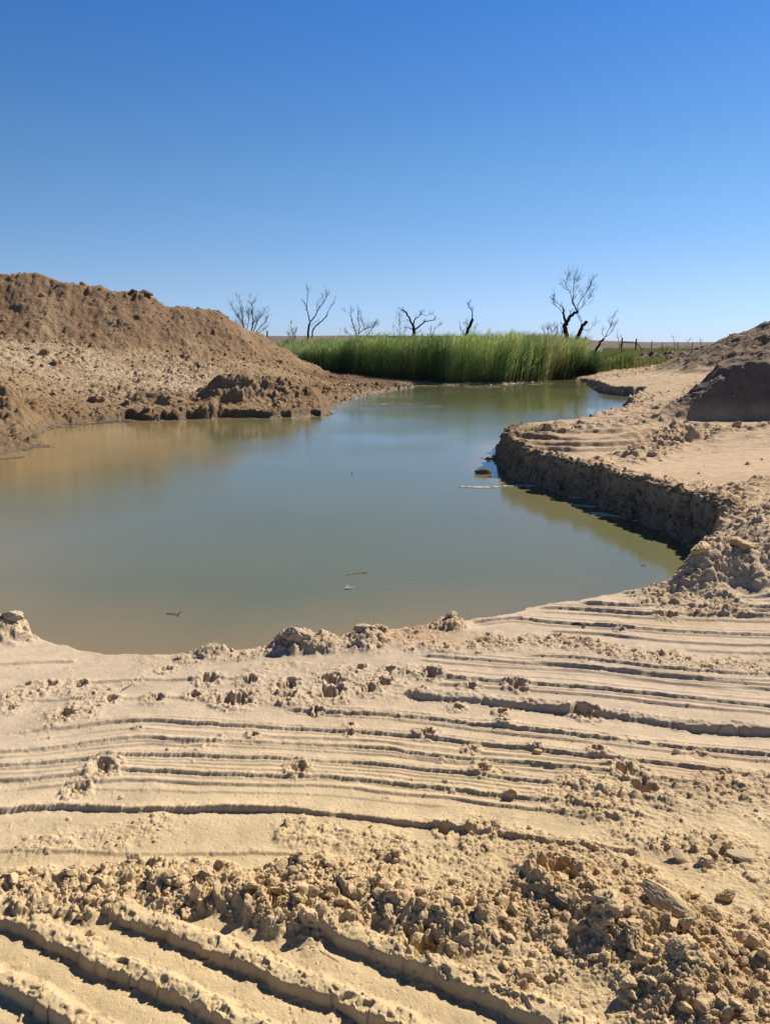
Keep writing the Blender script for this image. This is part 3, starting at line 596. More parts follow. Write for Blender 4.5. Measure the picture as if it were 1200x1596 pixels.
# ------------------------------------------------------------------ far hills
hv=[];hq=[]
hx = np.linspace(-2600,1900,260)
for j,(yy,kz) in enumerate([(2300,0),(2400,.55),(2450,.93),(2480,1),(2900,1),(3200,0)]):
    for xx in hx:
        top = 20*sstep(900,150,xx)*(1-.0*xx) + 2.0*float(gnoise(np.array([xx/260]),np.array([0.]),5)[0]) + 8*sstep(-200,-900,xx)
        top = max(top, -3)
        hv.append((xx + 20*math.sin(j*7+xx*.01), yy + 60*math.sin(xx*.004+j), 1+top*kz - (.6 if kz==0 else 0)))
nh=len(hx)
for j in range(5):
    for i in range(nh-1): a=j*nh+i; hq.append((a,a+1,a+nh+1,a+nh))
M_HILL = plain_mat('dry_hill', (.14,.105,.09), .95, .2, .01)
ho = link_mesh('hills', np.array(hv), np.array(hq), None, M_HILL); tag(ho,'low flat topped brown hills on the horizon',kind='structure')

# ------------------------------------------------------------------ clods
def clod_mesh(name, seed, sub=3, flat=1.0, rough=1.0, cuts=7):
    rnd = random.Random(seed); bm = bmesh.new(); bmesh.ops.create_icosphere(bm, subdivisions=sub, radius=1)
    off = Vector((rnd.uniform(0,90),rnd.uniform(0,90),rnd.uniform(0,90)))
    pl = [(Vector((rnd.gauss(0,1),rnd.gauss(0,1),rnd.gauss(0,1))).normalized(), rnd.uniform(.45,.85)) for _ in range(cuts)]
    ax = (rnd.uniform(.8,1.25), rnd.uniform(.75,1.1), rnd.uniform(.65,.95)*flat)
    for v in bm.verts:
        p = v.co.copy(); n = p.normalized()
        r = 1 + .30*rough*mnoise.noise(n*1.3+off) 
        p = n*r
        for nn,c in pl:
            d = p.dot(nn)
            if d > c: p -= nn*(d-c)*.88
        q_ = n*2.6+off; p += n*(-.20*abs(mnoise.noise(q_))*rough + .10*rough*mnoise.noise(n*6+off) + (.075*rough*mnoise.noise(n*13+off) + .05*rough*abs(mnoise.noise(n*25+off)) if sub > 2 else 0))
        v.co = Vector((p.x*ax[0],p.y*ax[1],p.z*ax[2]))
    me = bpy.data.meshes.new(name); bm.to_mesh(me); bm.free()
    me.polygons.foreach_set('use_smooth',[True]*len(me.polygons)); return me
PROTO = [clod_mesh('soil_clod',100+i,4) for i in range(14)]
for me in PROTO: me.materials.append(M_CLOD)
LOW = []
for i in range(8):
    me = clod_mesh('tmp',300+i,2,1,.9,5); v = np.array([v.co[:] for v in me.vertices]); f = np.array([p.vertices[:] for p in me.polygons]); LOW.append((v,f)); bpy.data.meshes.remove(me)
TINY = []
for i in range(6):
    me = clod_mesh('tmp',400+i,1,1,1.0,3); v = np.array([v.co[:] for v in me.vertices]); f = np.array([p.vertices[:] for p in me.polygons]); TINY.append((v,f)); bpy.data.meshes.remove(me)
# sample candidates over the ground where rubble lies, in world space
def sample(nr, rlo, rhi, thr=.0, amax=33):
    r = rlo*(rhi/rlo)**RNG.random(nr*4); t = np.radians(RNG.uniform(-amax,amax,nr*4)); x = r*np.sin(t); y = r*np.cos(t)
    h,rub,hm,sdt,_,_ = height(x,y,True)
    ok = (RNG.random(len(x)) < np.clip(rub*.95,0.03,1)**1.7) & (h > .05)
    return x[ok][:nr],y[ok][:nr],h[ok][:nr],rub[ok][:nr]
cx,cy,ch,crb = sample(46000,1.35,11)
size = np.exp(RNG.normal(math.log(.0025),.72,len(cx)))*(.7+.6*crb)*(1+.35*sstep(3,9,np.hypot(cx,cy)))
size = np.clip(size,.0015,.019)
size = np.where(crb<.35, np.minimum(size,.010), size)
order = np.argsort(-size/np.hypot(cx,cy)); big = order[:240]; rest = order[240:]
REG = [ (lambda x,y,r: r>5.6 and x>1.5, 'tan soil clod lying on the broken heap beside the pond edge at right','soil clods on the heap at the right bank'),
        (lambda x,y,r: r>3.3, 'small pale soil clod lying on the raked sand near the pond','soil clods on the raked sand'),
        (lambda x,y,r: x>.55, 'crumbly tan soil clod in the thick rubble at lower right','soil clods in the lower right rubble'),
        (lambda x,y,r: True, 'crumbly tan soil clod in the narrow rubble strip crossing the foreground','soil clods in the foreground rubble strip')]
for i in big:
    me = PROTO[RNG.integers(len(PROTO))]; o = bpy.data.objects.new('soil_clod', me); SC.collection.objects.link(o); s = size[i]*1.25
    o.location = (cx[i],cy[i],ch[i]+s*.10); o.scale = (s*RNG.uniform(.85,1.35),s*RNG.uniform(.85,1.15),s*.75); o.rotation_euler = (RNG.normal(0,.5),RNG.normal(0,.5),RNG.uniform(0,6.28))
    for fn,lb,gp in REG:
        if fn(cx[i],cy[i],math.hypot(cx[i],cy[i])): tag(o,lb,'clod',gp); break
def rotm(n):
    q4 = RNG.normal(size=(n,4)); q4 /= np.linalg.norm(q4,axis=1)[:,None]; w,x,y,z = q4.T
    return np.stack([1-2*(y*y+z*z),2*(x*y-z*w),2*(x*z+y*w),2*(x*y+z*w),1-2*(x*x+z*z),2*(y*z-x*w),2*(x*z-y*w),2*(y*z+x*w),1-2*(x*x+y*y)],-1).reshape(n,3,3)
def scatter(protos, pos, s):
    VS=[];FS=[];off=0; w = RNG.integers(len(protos), size=len(s))
    for k_,(pv,pf) in enumerate(protos):
        m_ = w==k_; n = m_.sum()
        if not n: continue
        v = np.einsum('nij,kj->nki', rotm(n), pv)*s[m_][:,None,None]; v[:,:,2]*=.85; v += pos[m_][:,None,:]
        VS.append(v.reshape(-1,3)); FS.append((pf[None]+np.arange(n)[:,None,None]*len(pv)+off).reshape(-1,3)); off += n*len(pv)
    return np.vstack(VS), np.vstack(FS)
pos = np.stack([cx,cy,ch-size*.05],1)
scr = size/np.hypot(cx,cy)
lo = rest[scr[rest] > .0016]; ti = rest[scr[rest] <= .0016]
v1,f1 = scatter(LOW,pos[lo],size[lo]); v2,f2 = scatter(TINY,pos[ti],size[ti])
so = link_mesh('soil_crumbs', np.vstack([v1,v2]), None, np.vstack([f1,f2+len(v1)]), M_CLOD, smooth=False); tag(so,'loose soil crumbs strewn over the sand and rubble','crumbs',kind='stuff')
# far clods on left bank and heaps
x_ = RNG.uniform(-26,3,60000); y_ = RNG.uniform(15,42,60000); ok = np.abs(np.arctan2(x_,y_))<.6; x_,y_=x_[ok],y_[ok]
h_,rb_,hm_,sd_,_,_ = height(x_,y_,True); ok = (sd_>.1)&(h_>.1)&(RNG.random(len(x_))<np.clip(rb_*.35+hm_[:,0]*.10,0,1)); x_,y_,h_=x_[ok],y_[ok],h_[ok]
s_ = np.clip(np.exp(RNG.normal(math.log(.035),.45,len(x_))),.015,.16)
x2 = RNG.uniform(2,26,26000); y2 = RNG.uniform(9,46,26000); ok = np.abs(np.arctan2(x2,y2))<.6; x2,y2=x2[ok],y2[ok]
h2,rb2,hm2,sd2,_,_ = height(x2,y2,True); ok = (sd2>.05)&(h2>.1)&(RNG.random(len(x2))<np.clip(rb2*.6+hm2[:,2]*.4+.02,0,1)); x2,y2,h2=x2[ok],y2[ok],h2[ok]
s2 = np.clip(np.exp(RNG.normal(math.log(.028),.4,len(x2))),.012,.11)
va,fa = scatter(LOW,np.stack([x_,y_,h_+s_*.15],1),s_); vb,fb = scatter(LOW,np.stack([x2,y2,h2+s2*.15],1),s2)
so = link_mesh('bank_clods', va, None, fa, soil_mat('bank_clod_soil', ((.35,.235,.14),(.30,.20,.115)),1,attr=False), smooth=False); tag(so,'brown clods strewn over the left bank and heap','clods',kind='stuff')
so = link_mesh('terrace_clods', vb, None, fb, soil_mat('terrace_clod_soil', ((.44,.31,.19),(.36,.25,.15)),1,attr=False), smooth=False); tag(so,'tan clods strewn over the right bank and heaps','clods',kind='stuff')
# broken soil stuck to and slumped below the cut faces
fs = SHORE[(SHORE[:,0]>2.0)&(SHORE[:,1]<16.5)&(SHORE[:,1]>6.9)]; seg = np.linalg.norm(np.diff(fs,axis=0),axis=1); cum = np.concatenate([[0],np.cumsum(seg)])
nf = 6500; u_ = RNG.random(nf)*cum[-1]; xf = np.interp(u_,cum,fs[:,0])+RNG.normal(0,.16,nf); yf = np.interp(u_,cum,fs[:,1])+RNG.normal(0,.16,nf)
hf,_,_,sf_,_,_ = height(xf,yf,True); ok = (sf_<.12)&(hf>-.03)&(hf<.60)&(yf>6.8); xf,yf,hf = xf[ok],yf[ok],hf[ok]
sz = np.clip(np.exp(RNG.normal(math.log(.019),.6,len(xf))),.008,.062)*np.where(yf<7,.8,1.0)
MID = []
for i in range(6):
    me = clod_mesh('tmp',500+i,3,1,1.1,6); MID.append((np.array([v.co[:] for v in me.vertices]), np.array([p.vertices[:] for p in me.polygons]))); bpy.data.meshes.remove(me)
bg_ = sz>.028; vc,fc = scatter(MID,np.stack([xf,yf,hf-sz*.15],1)[bg_],sz[bg_]); vd,fd = scatter(LOW,np.stack([xf,yf,hf],1)[~bg_],sz[~bg_])
so = link_mesh('bank_face_clods', np.vstack([vc,vd]), None, np.vstack([fc,fd+len(vc)]), soil_mat('face_clod_soil', ((.30,.21,.135),(.25,.175,.11)),1,attr=False)); tag(so,'dark brown clods crumbling down the cut face of the right bank','clods',kind='stuff')  # clods share the shade-darkened colour of the cut face
# singled-out lumps
def lump(name, px, py, z, size3, seed, label, cat='rock', mat=None, rot=(0,0,0), sink=.25, rough=1.0, cuts=8, flat=1.0, sub=5):
    me = clod_mesh(name, seed, sub, flat, rough, cuts); me.materials.append(mat or M_CLOD)
    o = bpy.data.objects.new(name, me); SC.collection.objects.link(o); p = P(px,py,z)
    hz = float(height(np.array([p[0]]),np.array([p[1]]))[0]) if z > .2 else 0.0
    o.location = (p[0],p[1],hz+size3[2]*(1-2*sink)*.6); o.scale = size3; o.rotation_euler = rot; return tag(o,label,cat)
lump('stone',1155,1336,.50,(.050,.032,.016),1,'flat pale stone slab lying on the rubble at right',mat=M_STONE,rot=(.1,.15,-.2),rough=.3,cuts=10)
lump('stone',1062,1334,.50,(.036,.022,.018),2,'pale wedge shaped stone left of the flat slab',mat=M_STONE,rot=(.2,.5,-.5),rough=.3,cuts=10)
lump('soil_lump',1100,1345,.50,(.026,.022,.026),3,'squarish brown lump between the pale wedge stone and the flat slab','lump',rot=(.2,.1,.4))
lump('soil_lump',1035,1425,.50,(.085,.050,.038),4,'large slanting pale block with smooth sunlit top in the lower right rubble','lump',rot=(-.25,.12,-.75),rough=.35,cuts=12,sink=.30)
lump('soil_lump',950,1445,.48,(.062,.052,.048),5,'big rounded crumbly lump left of the slanting pale block','lump',rot=(0,0,.4),sink=.3)
lump('soil_lump',985,1478,.48,(.048,.042,.038),6,'crumbly lump just below the big rounded lump in the rubble','lump',rot=(.4,0,1.4))
lump('soil_lump',868,1375,.48,(.048,.038,.042),7,'dark shaded lump standing at the upper edge of the foreground rubble','lump',rot=(0,.3,.9),sink=.2)
lump('soil_lump',1065,1535,.48,(.070,.055,.050),8,'large knobbly lump near the bottom right corner','lump',rot=(0,.3,2),sink=.3)
lump('soil_lump',978,1560,.47,(.022,.019,.024),9,'small upright lump alone on smooth sand at bottom right','lump',sink=.1)
lump('soil_lump',1172,1500,.50,(.030,.020,.040),10,'pointed brown lump standing upright at the right edge of the rubble','lump',rot=(.2,.5,.2),sink=.1)
lump('soil_lump',1130,1400,.50,(.034,.020,.030),12,'dark faced triangular lump right of the slanting pale block','lump',rot=(.2,-.3,.2),sink=.2)
lump('soil_lump',441,1436,.45,(.014,.012,.012),13,'little round lump alone on smooth sand below the rubble strip','lump',sink=.1)
lump('soil_lump',141,1436,.45,(.016,.013,.013),14,'small round lump between two raised tracks at lower left','lump',sink=.1)
lump('soil_lump',795,1242,.45,(.020,.016,.020),15,'dark lump on a track line in the middle of the raked sand','lump',sink=.15)
lump('soil_lump',838,1173,.45,(.018,.014,.014),16,'small dark lump in a print between the track lines','lump',sink=.15)
lump('soil_lump',1053,1178,.45,(.016,.013,.013),17,'small brown lump alone on the smooth strip at right','lump',sink=.1)
lump('stone',811,999,.44,(.026,.020,.020),18,'small brown stone on the sand near the pond edge','rock',rot=(0,.4,.3),sink=.2)
lump('stone',745,1018,.44,(.026,.018,.015),19,'small pale pointed stone on the near bank','rock',mat=M_STONE,rot=(0,.2,.5),rough=.3,sink=.2)
lump('soil_lump',335,1006,.43,(.050,.038,.042),20,'pale jagged lump on the lip of the near bank','lump',mat=M_PALECLOD,rot=(0,.2,.5),sink=.1)
lump('soil_lump',18,980,.46,(.08,.06,.05),21,'pale cracked lump on the pond edge at the far left of the near bank','lump',mat=M_PALECLOD,rot=(0,.1,.3),sink=.3)
lump('soil_lump',462,996,.47,(.075,.055,.060),22,'largest crumbly mound of clay on the lip of the near bank','lump',mat=M_PALECLOD,rot=(0,.1,.2),sink=.35)
lump('soil_lump',570,990,.44,(.075,.045,.040),23,'long low brown lump on the lip right of the crumbly mound','lump',mat=M_PALECLOD,rot=(0,.05,.1),sink=.3)
lump('soil_lump',704,970,.44,(.045,.030,.032),24,'small rounded lump on the lip where the bank steps up','lump',mat=M_PALECLOD,sink=.3)
lump('soil_lump',1090,890,.56,(.10,.08,.08),25,'big tan block on the corner where the right bank meets the water','lump',rot=(0,.1,.8),sink=.3)
lump('soil_lump',1150,885,.58,(.10,.09,.075),26,'rounded tan block behind the corner block of the right bank','lump',rot=(0,.2,1.8),sink=.35)
lump('stone',753,738,0.0,(.13,.09,.15),27,'brown rock poking out of the pond near the right bank','rock',mat=M_DARKCLOD,rot=(0,.1,.1),sink=.40)
for px,py,Y,s,sd_,lb in [(228,464,34,(.34,.25,.18),31,'large dark boulder of clay on the crest of the left heap'),(212,468,33.8,(.20,.18,.14),32,'smaller dark lump beside the boulder on the left heap crest'),(70,543,28.2,(.22,.2,.16),34,'dark lump at the foot of the left heap'),(150,640,23.6,(.3,.22,.2),35,'dark lump at the water edge of the left bank')]:
    p = PY(px,py,Y); me = clod_mesh('soil_lump',sd_,5); me.materials.append(M_DARKCLOD if sd_<36 else M_CLOD); o = bpy.data.objects.new('soil_lump',me); SC.collection.objects.link(o)
    hz = float(height(np.array([p[0]]),np.array([p[1]]))[0]); o.location=(p[0],p[1],hz+s[2]*.2); o.scale=s; o.rotation_euler=(0,.2,sd_); tag(o,lb,'lump')
print('clods', time.time()-T0)

# ------------------------------------------------------------------ reeds and grass: strips
def strips(base, top, bend, width, col, nseg=4, taper=.15):
    """base,top,bend (n,3); flat tapering blades curved by a quadratic"""
    n = len(base); t = np.linspace(0,1,nseg+1); ang = RNG.uniform(0,math.pi,n); side = np.stack([np.cos(ang),np.sin(ang),np.zeros(n)],1)
    V = np.zeros((n,(nseg+1)*2,3),np.float32); mid = (base+top)/2+bend
    for i,tt in enumerate(t):
        p = base*(1-tt)**2+mid*2*tt*(1-tt)+top*tt*tt
        w = (width*(.55+.9*tt*(1-tt)*2*.9)*(1-tt*(1-taper)))[:,None]*.5
        V[:,2*i] = p-side*w; V[:,2*i+1] = p+side*w
    q_ = np.array([[2*i,2*i+1,2*i+3,2*i+2] for i in range(nseg)])
    Q_ = (q_[None]+np.arange(n)[:,None,None]*(nseg+1)*2).reshape(-1,4)
    return V.reshape(-1,3), Q_, np.repeat(col,(nseg+1)*2,axis=0)
def leaf_mat(name):
    m, nt, b = new_mat(name); L = nt.links.new
    at = N(nt,'ShaderNodeAttribute'); at.attribute_name='leafcol'; L(at.outputs['Color'], b.inputs['Base Color']); b.inputs['Roughness'].default_value=.6; b.inputs['Specular IOR Level'].default_value=.3
    tr = N(nt,'ShaderNodeBsdfTranslucent'); L(at.outputs['Color'], tr.inputs['Color']); mxs = N(nt,'ShaderNodeMixShader'); mxs.inputs[0].default_value=.48
    L(b.outputs[0],mxs.inputs[1]); L(tr.outputs[0],mxs.inputs[2]); L(mxs.outputs[0], nt.nodes['Material Output'].inputs['Surface']); return m
M_LEAF = leaf_mat('reed_leaf')
def build(name, parts, label, cat):
    V=[];Q_=[];Cc=[];off=0
    for v,q_,c in parts: V.append(v);Q_.append(q_+off);Cc.append(c);off+=len(v)
    o = link_mesh(name,np.vstack(V),np.vstack(Q_),None,M_LEAF); set_attr(o,'leafcol',np.hstack([np.vstack(Cc),np.ones((off,1))]),'FLOAT_COLOR'); return tag(o,label,cat,kind='stuff')
FRONT = np.array([PY(420,550,56)[:2],PY(470,560,52)[:2],PY(560,580,46.5)[:2],PY(640,590,43.6)[:2],PY(682,595,42.2)[:2],PY(700,598,40.7)[:2],PY(785,598,40.7)[:2],PY(812,595,42.0)[:2],PY(868,588,45.1)[:2],PY(905,585,46.3)[:2]])
def reed_points(n, depth):
    seg = np.linalg.norm(np.diff(FRONT,axis=0),axis=1); cum = np.concatenate([[0],np.cumsum(seg)]); s = RNG.random(n)*cum[-1]
    x = np.interp(s,cum,FRONT[:,0]); y = np.interp(s,cum,FRONT[:,1]); dp = RNG.random(n)**1.5*depth
    return x+dp*x/y*1.0+RNG.normal(0,.12,n), y+dp+RNG.normal(0,.25,n)+fbm(x,y*0,.9,3,201)*.5, dp, s/cum[-1]
NS = 26000
x,y,dp,sf = reed_points(NS,8.5); z = np.maximum(height(x,y),-.05)
clump = fbm(x,y,1.3,3,202); clump2 = fbm(x,y,3.5,2,203)
hgt = (2.12+.30*clump+.12*clump2+RNG.normal(0,.14,NS))*(1+.10*fbm(x,y,2.6,2,204)+.20*fbm(x,y,1.2,3,205)+.25*(RNG.random(NS)<.03))*np.interp(sf,[0,.10,.28,.45,.85,.93,1],[.42,.56,.76,.95,1.08,.86,.8])
hgt = np.minimum(hgt, 2.1 + (y*4/F) - z + .45*RNG.random(NS)**2 + .45*clump + .25*clump2)
hgt = np.maximum(hgt,.5)
lean = np.stack([.16*hgt*(.6+clump)+RNG.normal(0,.10,NS), RNG.normal(-.05,.10,NS)-.12*(dp<.6), np.zeros(NS)],1)
base = np.stack([x,y,z-.05],1); top = base+lean; top[:,2] += hgt
g1 = np.array([.20,.36,.10]); g2 = np.array([.54,.60,.23]); g3 = np.array([.065,.17,.05]); dry = np.array([.34,.27,.14])
cc = lerp(np.tile(g1,(NS,1)),g2,np.clip(.45+clump*1.3+RNG.normal(0,.25,NS),0,1)); cc = lerp(cc,g3,np.clip(-clump2*2.2+RNG.normal(0,.2,NS),0,1))
cc = lerp(cc,dry,(RNG.random(NS)<np.interp(sf,[0,.3,.8,.88,.95,1],[.16,.13,.12,.5,.4,.35]))*.8)
parts = [strips(base,top,lean*.15,np.full(NS,.014),cc*.9,4,.5)]
for k_ in range(8):
    f_ = RNG.uniform(.18,.97,NS); p0 = base*(1-f_[:,None])+top*f_[:,None]; a = RNG.uniform(0,6.28,NS); ln = RNG.uniform(.25,.50,NS)*(.6+.4*hgt/2)
    d = np.stack([np.cos(a)*.55+.35,np.sin(a)*.55,np.full(NS,.75)],1)*ln[:,None]
    parts.append(strips(p0,p0+d,np.stack([d[:,0]*-.15,d[:,1]*-.15,ln*.16],1),RNG.uniform(.020,.036,NS),np.clip(cc*RNG.uniform(.75,1.25,(NS,1)),0,1),2,.05))
m_ = RNG.random(NS)<.22; n_=m_.sum()
parts.append(strips(top[m_]-[0,0,.05],top[m_]+np.stack([RNG.uniform(.02,.12,n_),RNG.normal(0,.03,n_),RNG.uniform(.12,.24,n_)],1),np.zeros((n_,3)),np.full(n_,.035),np.tile(np.array([.22,.19,.11]),(n_,1)),2,.2))
# dry leaning litter at the foot of the reeds
nl = 5000; x,y,dp,sf = reed_points(nl,1.2); y-=.25; z = np.maximum(height(x,y),0); bb = np.stack([x,y,z],1); tt_ = bb+np.stack([RNG.normal(.05,.25,nl),RNG.normal(-.12,.15,nl),RNG.uniform(.15,.7,nl)],1)
parts.append(strips(bb,tt_,np.zeros((nl,3)),np.full(nl,.018),lerp(np.tile(np.array([.14,.095,.05]),(nl,1)),np.array([.10,.13,.04]),RNG.random(nl)),2,.1))
build('reeds',parts,'dense tall green reeds along the far edge of the pond','reeds')
# low dark bush-like clump at the right end of the reeds, built of willow-like shoots
def tuft_patch(name, cxs, cys, n, rx, ry, hh, cols, label, cat, wid=.016, leafn=3, lean=.5, kind='stuff'):
    t_ = RNG.random(n)**.5; a = RNG.uniform(0,6.28,n); x = cxs+rx*t_*np.cos(a); y = cys+ry*t_*np.sin(a); z = np.maximum(height(x,y),0)
    base = np.stack([x,y,z-.02],1); hg = hh*(1-.55*t_**2)*RNG.uniform(.6,1.15,n)
    out = np.stack([np.cos(a)*t_*lean*hg+RNG.normal(0,.12,n)*hh,np.sin(a)*t_*lean*hg+RNG.normal(0,.12,n)*hh,hg],1)
    c = lerp(np.tile(np.array(cols[0]),(n,1)),np.array(cols[1]),RNG.random(n)); P_ = [strips(base,base+out,np.zeros((n,3)),np.full(n,wid),c,3,.2)]
    for _ in range(leafn):
        f_ = RNG.uniform(.2,1,n)[:,None]; p0 = base+out*f_; dd = RNG.normal(0,1,(n,3)); dd[:,2]=np.abs(dd[:,2])*.6+.1; dd/=np.linalg.norm(dd,axis=1)[:,None]; dd*=RNG.uniform(.10,.22,(n,1))*min(1,hh)
        P_.append(strips(p0,p0+dd,np.zeros((n,3)),np.full(n,wid*1.6),np.clip(c*RNG.uniform(.7,1.3,(n,1)),0,1),2,.1))
    V=[];Q_=[];Cc=[];off=0
    for v,q_,c_ in P_: V.append(v);Q_.append(q_+off);Cc.append(c_);off+=len(v)
    o = link_mesh(name,np.vstack(V),np.vstack(Q_),None,M_LEAF); set_attr(o,'leafcol',np.hstack([np.vstack(Cc),np.ones((off,1))]),'FLOAT_COLOR'); return tag(o,label,cat,kind=kind)
def XY(px,Y): return (px-600)/F*Y/cp*1.0
def at(px,Y):     # lateral position of a pixel column near the horizon at forward distance Y
    return PY(px,HOR+10,Y)[0]
tuft_patch('bush',at(903,46.3),46.6,2200,1.15,.8,1.55,([.035,.065,.018],[.075,.115,.03]),'dark green rounded bush at the foot of the tallest dead tree','bush',.02,6,.45,None)
tuft_patch('bush',at(860,45.2),45.6,1100,.55,.5,1.5,([.22,.19,.08],[.15,.17,.05]),'yellowish dry reed clump beside the dark rounded bush','bush',.018,5,.35,None)
tuft_patch('bush',at(1035,64),64,500,.9,.6,.75,([.06,.11,.03],[.09,.14,.05]),'small low green bush near the fence','bush',.04,5,.5,None)
# grass on the flat behind
def grass_field(n, fx0, fx1, Y0, Y1, hh, cols, w, excl=None):
    Y = RNG.uniform(Y0,Y1,n); px = RNG.uniform(fx0,fx1,n); x = (px-600)/F*Y/cp; x *= .995; pat = fbm(x,Y,2.2,3,210); ok = pat > -.25
    x,Y,pat = x[ok],Y[ok],pat[ok]; h,_,hm,sd_,_,_ = height(x,Y,True); ok = (hm.sum(1)<.05)&(sd_>.5)&(h>.08); x,Y,pat,h=x[ok],Y[ok],pat[ok],h[ok]; n=len(x)
    base = np.stack([x,Y,h-.02],1); hg = hh*RNG.uniform(.5,1.2,n)*(1+.5*pat); tp = base+np.stack([RNG.normal(.05,.1,n),RNG.normal(0,.08,n),hg],1)
    c = lerp(np.tile(np.array(cols[0]),(n,1)),np.array(cols[1]),np.clip(.5+pat+RNG.normal(0,.3,n),0,1)); return strips(base,tp,np.zeros((n,3)),np.full(n,w),c,2,.1)
P_ = [grass_field(16000,905,1090,48,66,.42,([.17,.16,.06],[.13,.17,.045]),.05), grass_field(9000,925,1100,62,95,.45,([.20,.17,.08],[.14,.16,.06]),.08),
      grass_field(9000,415,560,52,66,.55,([.13,.19,.05],[.17,.20,.06]),.05), grass_field(9000,400,900,64,110,.5,([.22,.16,.09],[.18,.15,.07]),.10),
      grass_field(2600,900,975,47.5,51,.95,([.22,.22,.08],[.10,.17,.045]),.045), grass_field(1500,960,1085,52,60,.75,([.22,.21,.08],[.12,.17,.05]),.05),
      grass_field(2500,860,1000,46.5,52,.5,([.20,.17,.07],[.11,.14,.04]),.04)]
V=[];Q_=[];Cc=[];off=0
for v,q_,c_ in P_: V.append(v);Q_.append(q_+off);Cc.append(c_);off+=len(v)
o = link_mesh('grass',np.vstack(V),np.vstack(Q_),None,M_LEAF); set_attr(o,'leafcol',np.hstack([np.vstack(Cc),np.ones((off,1))]),'FLOAT_COLOR'); tag(o,'olive and straw coloured grass on the flat behind the pond','grass',kind='stuff')
print('plants', time.time()-T0)

# ------------------------------------------------------------------ dead trees
class Tubes:
    def __init__(s): s.V=[]; s.Q=[]; s.n=0
    def add(s, pts, r0, r1, sides=5, rr=None):
        pts = np.asarray(pts,float); m_ = len(pts)
        tan = np.gradient(pts,axis=0); tan /= np.linalg.norm(tan,axis=1)[:,None]+1e-9
        ref = np.array([.2,1,.1]); a = np.cross(tan,ref); a /= np.linalg.norm(a,axis=1)[:,None]+1e-9; b_ = np.cross(tan,a)
        t = np.linspace(0,1,m_); rad = r0+(r1-r0)*t if rr is None else rr
        an = np.arange(sides)*2*math.pi/sides
        v = pts[:,None]+rad[:,None,None]*(np.cos(an)[None,:,None]*a[:,None]+np.sin(an)[None,:,None]*b_[:,None])
        s.V.append(v.reshape(-1,3)); i = np.arange(m_-1)[:,None]*sides+np.arange(sides)[None]; j = np.arange(m_-1)[:,None]*sides+(np.arange(sides)+1)[None]%sides
        s.Q.append(np.stack([i,j,j+sides,i+sides],-1).reshape(-1,4)+s.n); s.n += m_*sides
    def make(s, name, mat, parent, origin):
        if not s.V: return None
        return link_mesh(name, np.vstack(s.V)-origin, np.vstack(s.Q), None, mat, parent)
def wander(pts, amp, rnd):
    p = np.asarray(pts,float).copy(); d = rnd.normal(0,1,(len(p),3))*amp; d[0]=0; return p+d
def twig(tb, p, d, L_, r, rnd, lvl):
    n = 5; pts=[p]; d = d/np.linalg.norm(d); step = L_/n
    for i in range(n):
        d = d + rnd.normal(0,.16,3) + np.array([0,0,.06]); d /= np.linalg.norm(d); pts.append(pts[-1]+d*step)
    tb.add(pts, r, max(r*.35,.004), 3 if lvl<2 else 4)
    if lvl > 0:
        for k_ in range(rnd.integers(2,5)):
            i = rnd.integers(1,n+1); q_ = rnd.normal(0,1,3)*.75; q_[2] = abs(q_[2])*.7; twig(tb, pts[i], d*.9+q_*.8, L_*rnd.uniform(.45,.75), r*.6, rnd, lvl-1)
def tree(name, label, cat, Y, limbs, seed, twm=M_TWIG, barkm=M_BARK, tw=(.5,1.0), base=None, group=None):
    """limbs: list of (pixel path, r0, r1, n_twigs, twig_len, depth drift)"""
    rnd = np.random.default_rng(seed); tr = Tubes(); br = Tubes(); p0 = limbs[0][0][0]; w0 = PY(p0[0],p0[1],Y)
    gz = float(height(np.array([w0[0]]),np.array([Y]))[0]); origin = np.array([w0[0],Y,gz])
    for li,(path,r0,r1,nt_,tl,drift) in enumerate(limbs):
        pts = [PY(a,b_,Y) for a,b_ in path]; pts = catmull(pts,3); m_ = len(pts); t = np.linspace(0,1,m_)
        pts[:,1] += drift*t**1.0
        f_ = (pts[:,1]/Y); pts[:,0] *= f_; pts[:,2] = ZC+(pts[:,2]-ZC)*f_
        if path[0][1] >= p0[1]-1 and li in (0,) or r0 >= .999: pts = np.vstack([[pts[0,0],pts[0,1],gz-.15],pts])
        pts = wander(pts, min(.035,r0*.35), rnd)
        (tr if r0 > .045 or li==0 else br).add(pts, r0, r1, 6 if r0>.05 else 5)
        for k_ in range(nt_):
            i = int(rnd.uniform(.35,1)*(len(pts)-1)); tan = pts[min(i+1,len(pts)-1)]-pts[max(i-1,0)]; tan/=np.linalg.norm(tan)+1e-9
            q_ = rnd.normal(0,1,3); q_[1]*=.8; dd = tan*.9+q_*.55; dd[2]=abs(dd[2])*.6+dd[2]*.4+.15
            twig(br, pts[i], dd, tl*.72*rnd.uniform(.5,1.15), max(.008,min(.018,r1*1.0)), rnd, 1 if tl<.7 else 2)
    root = empty(name, origin); tag(root,label,cat,group)
    tr.make('trunk', barkm, root, origin); br.make('branches', twm, root, origin); return root
G = None
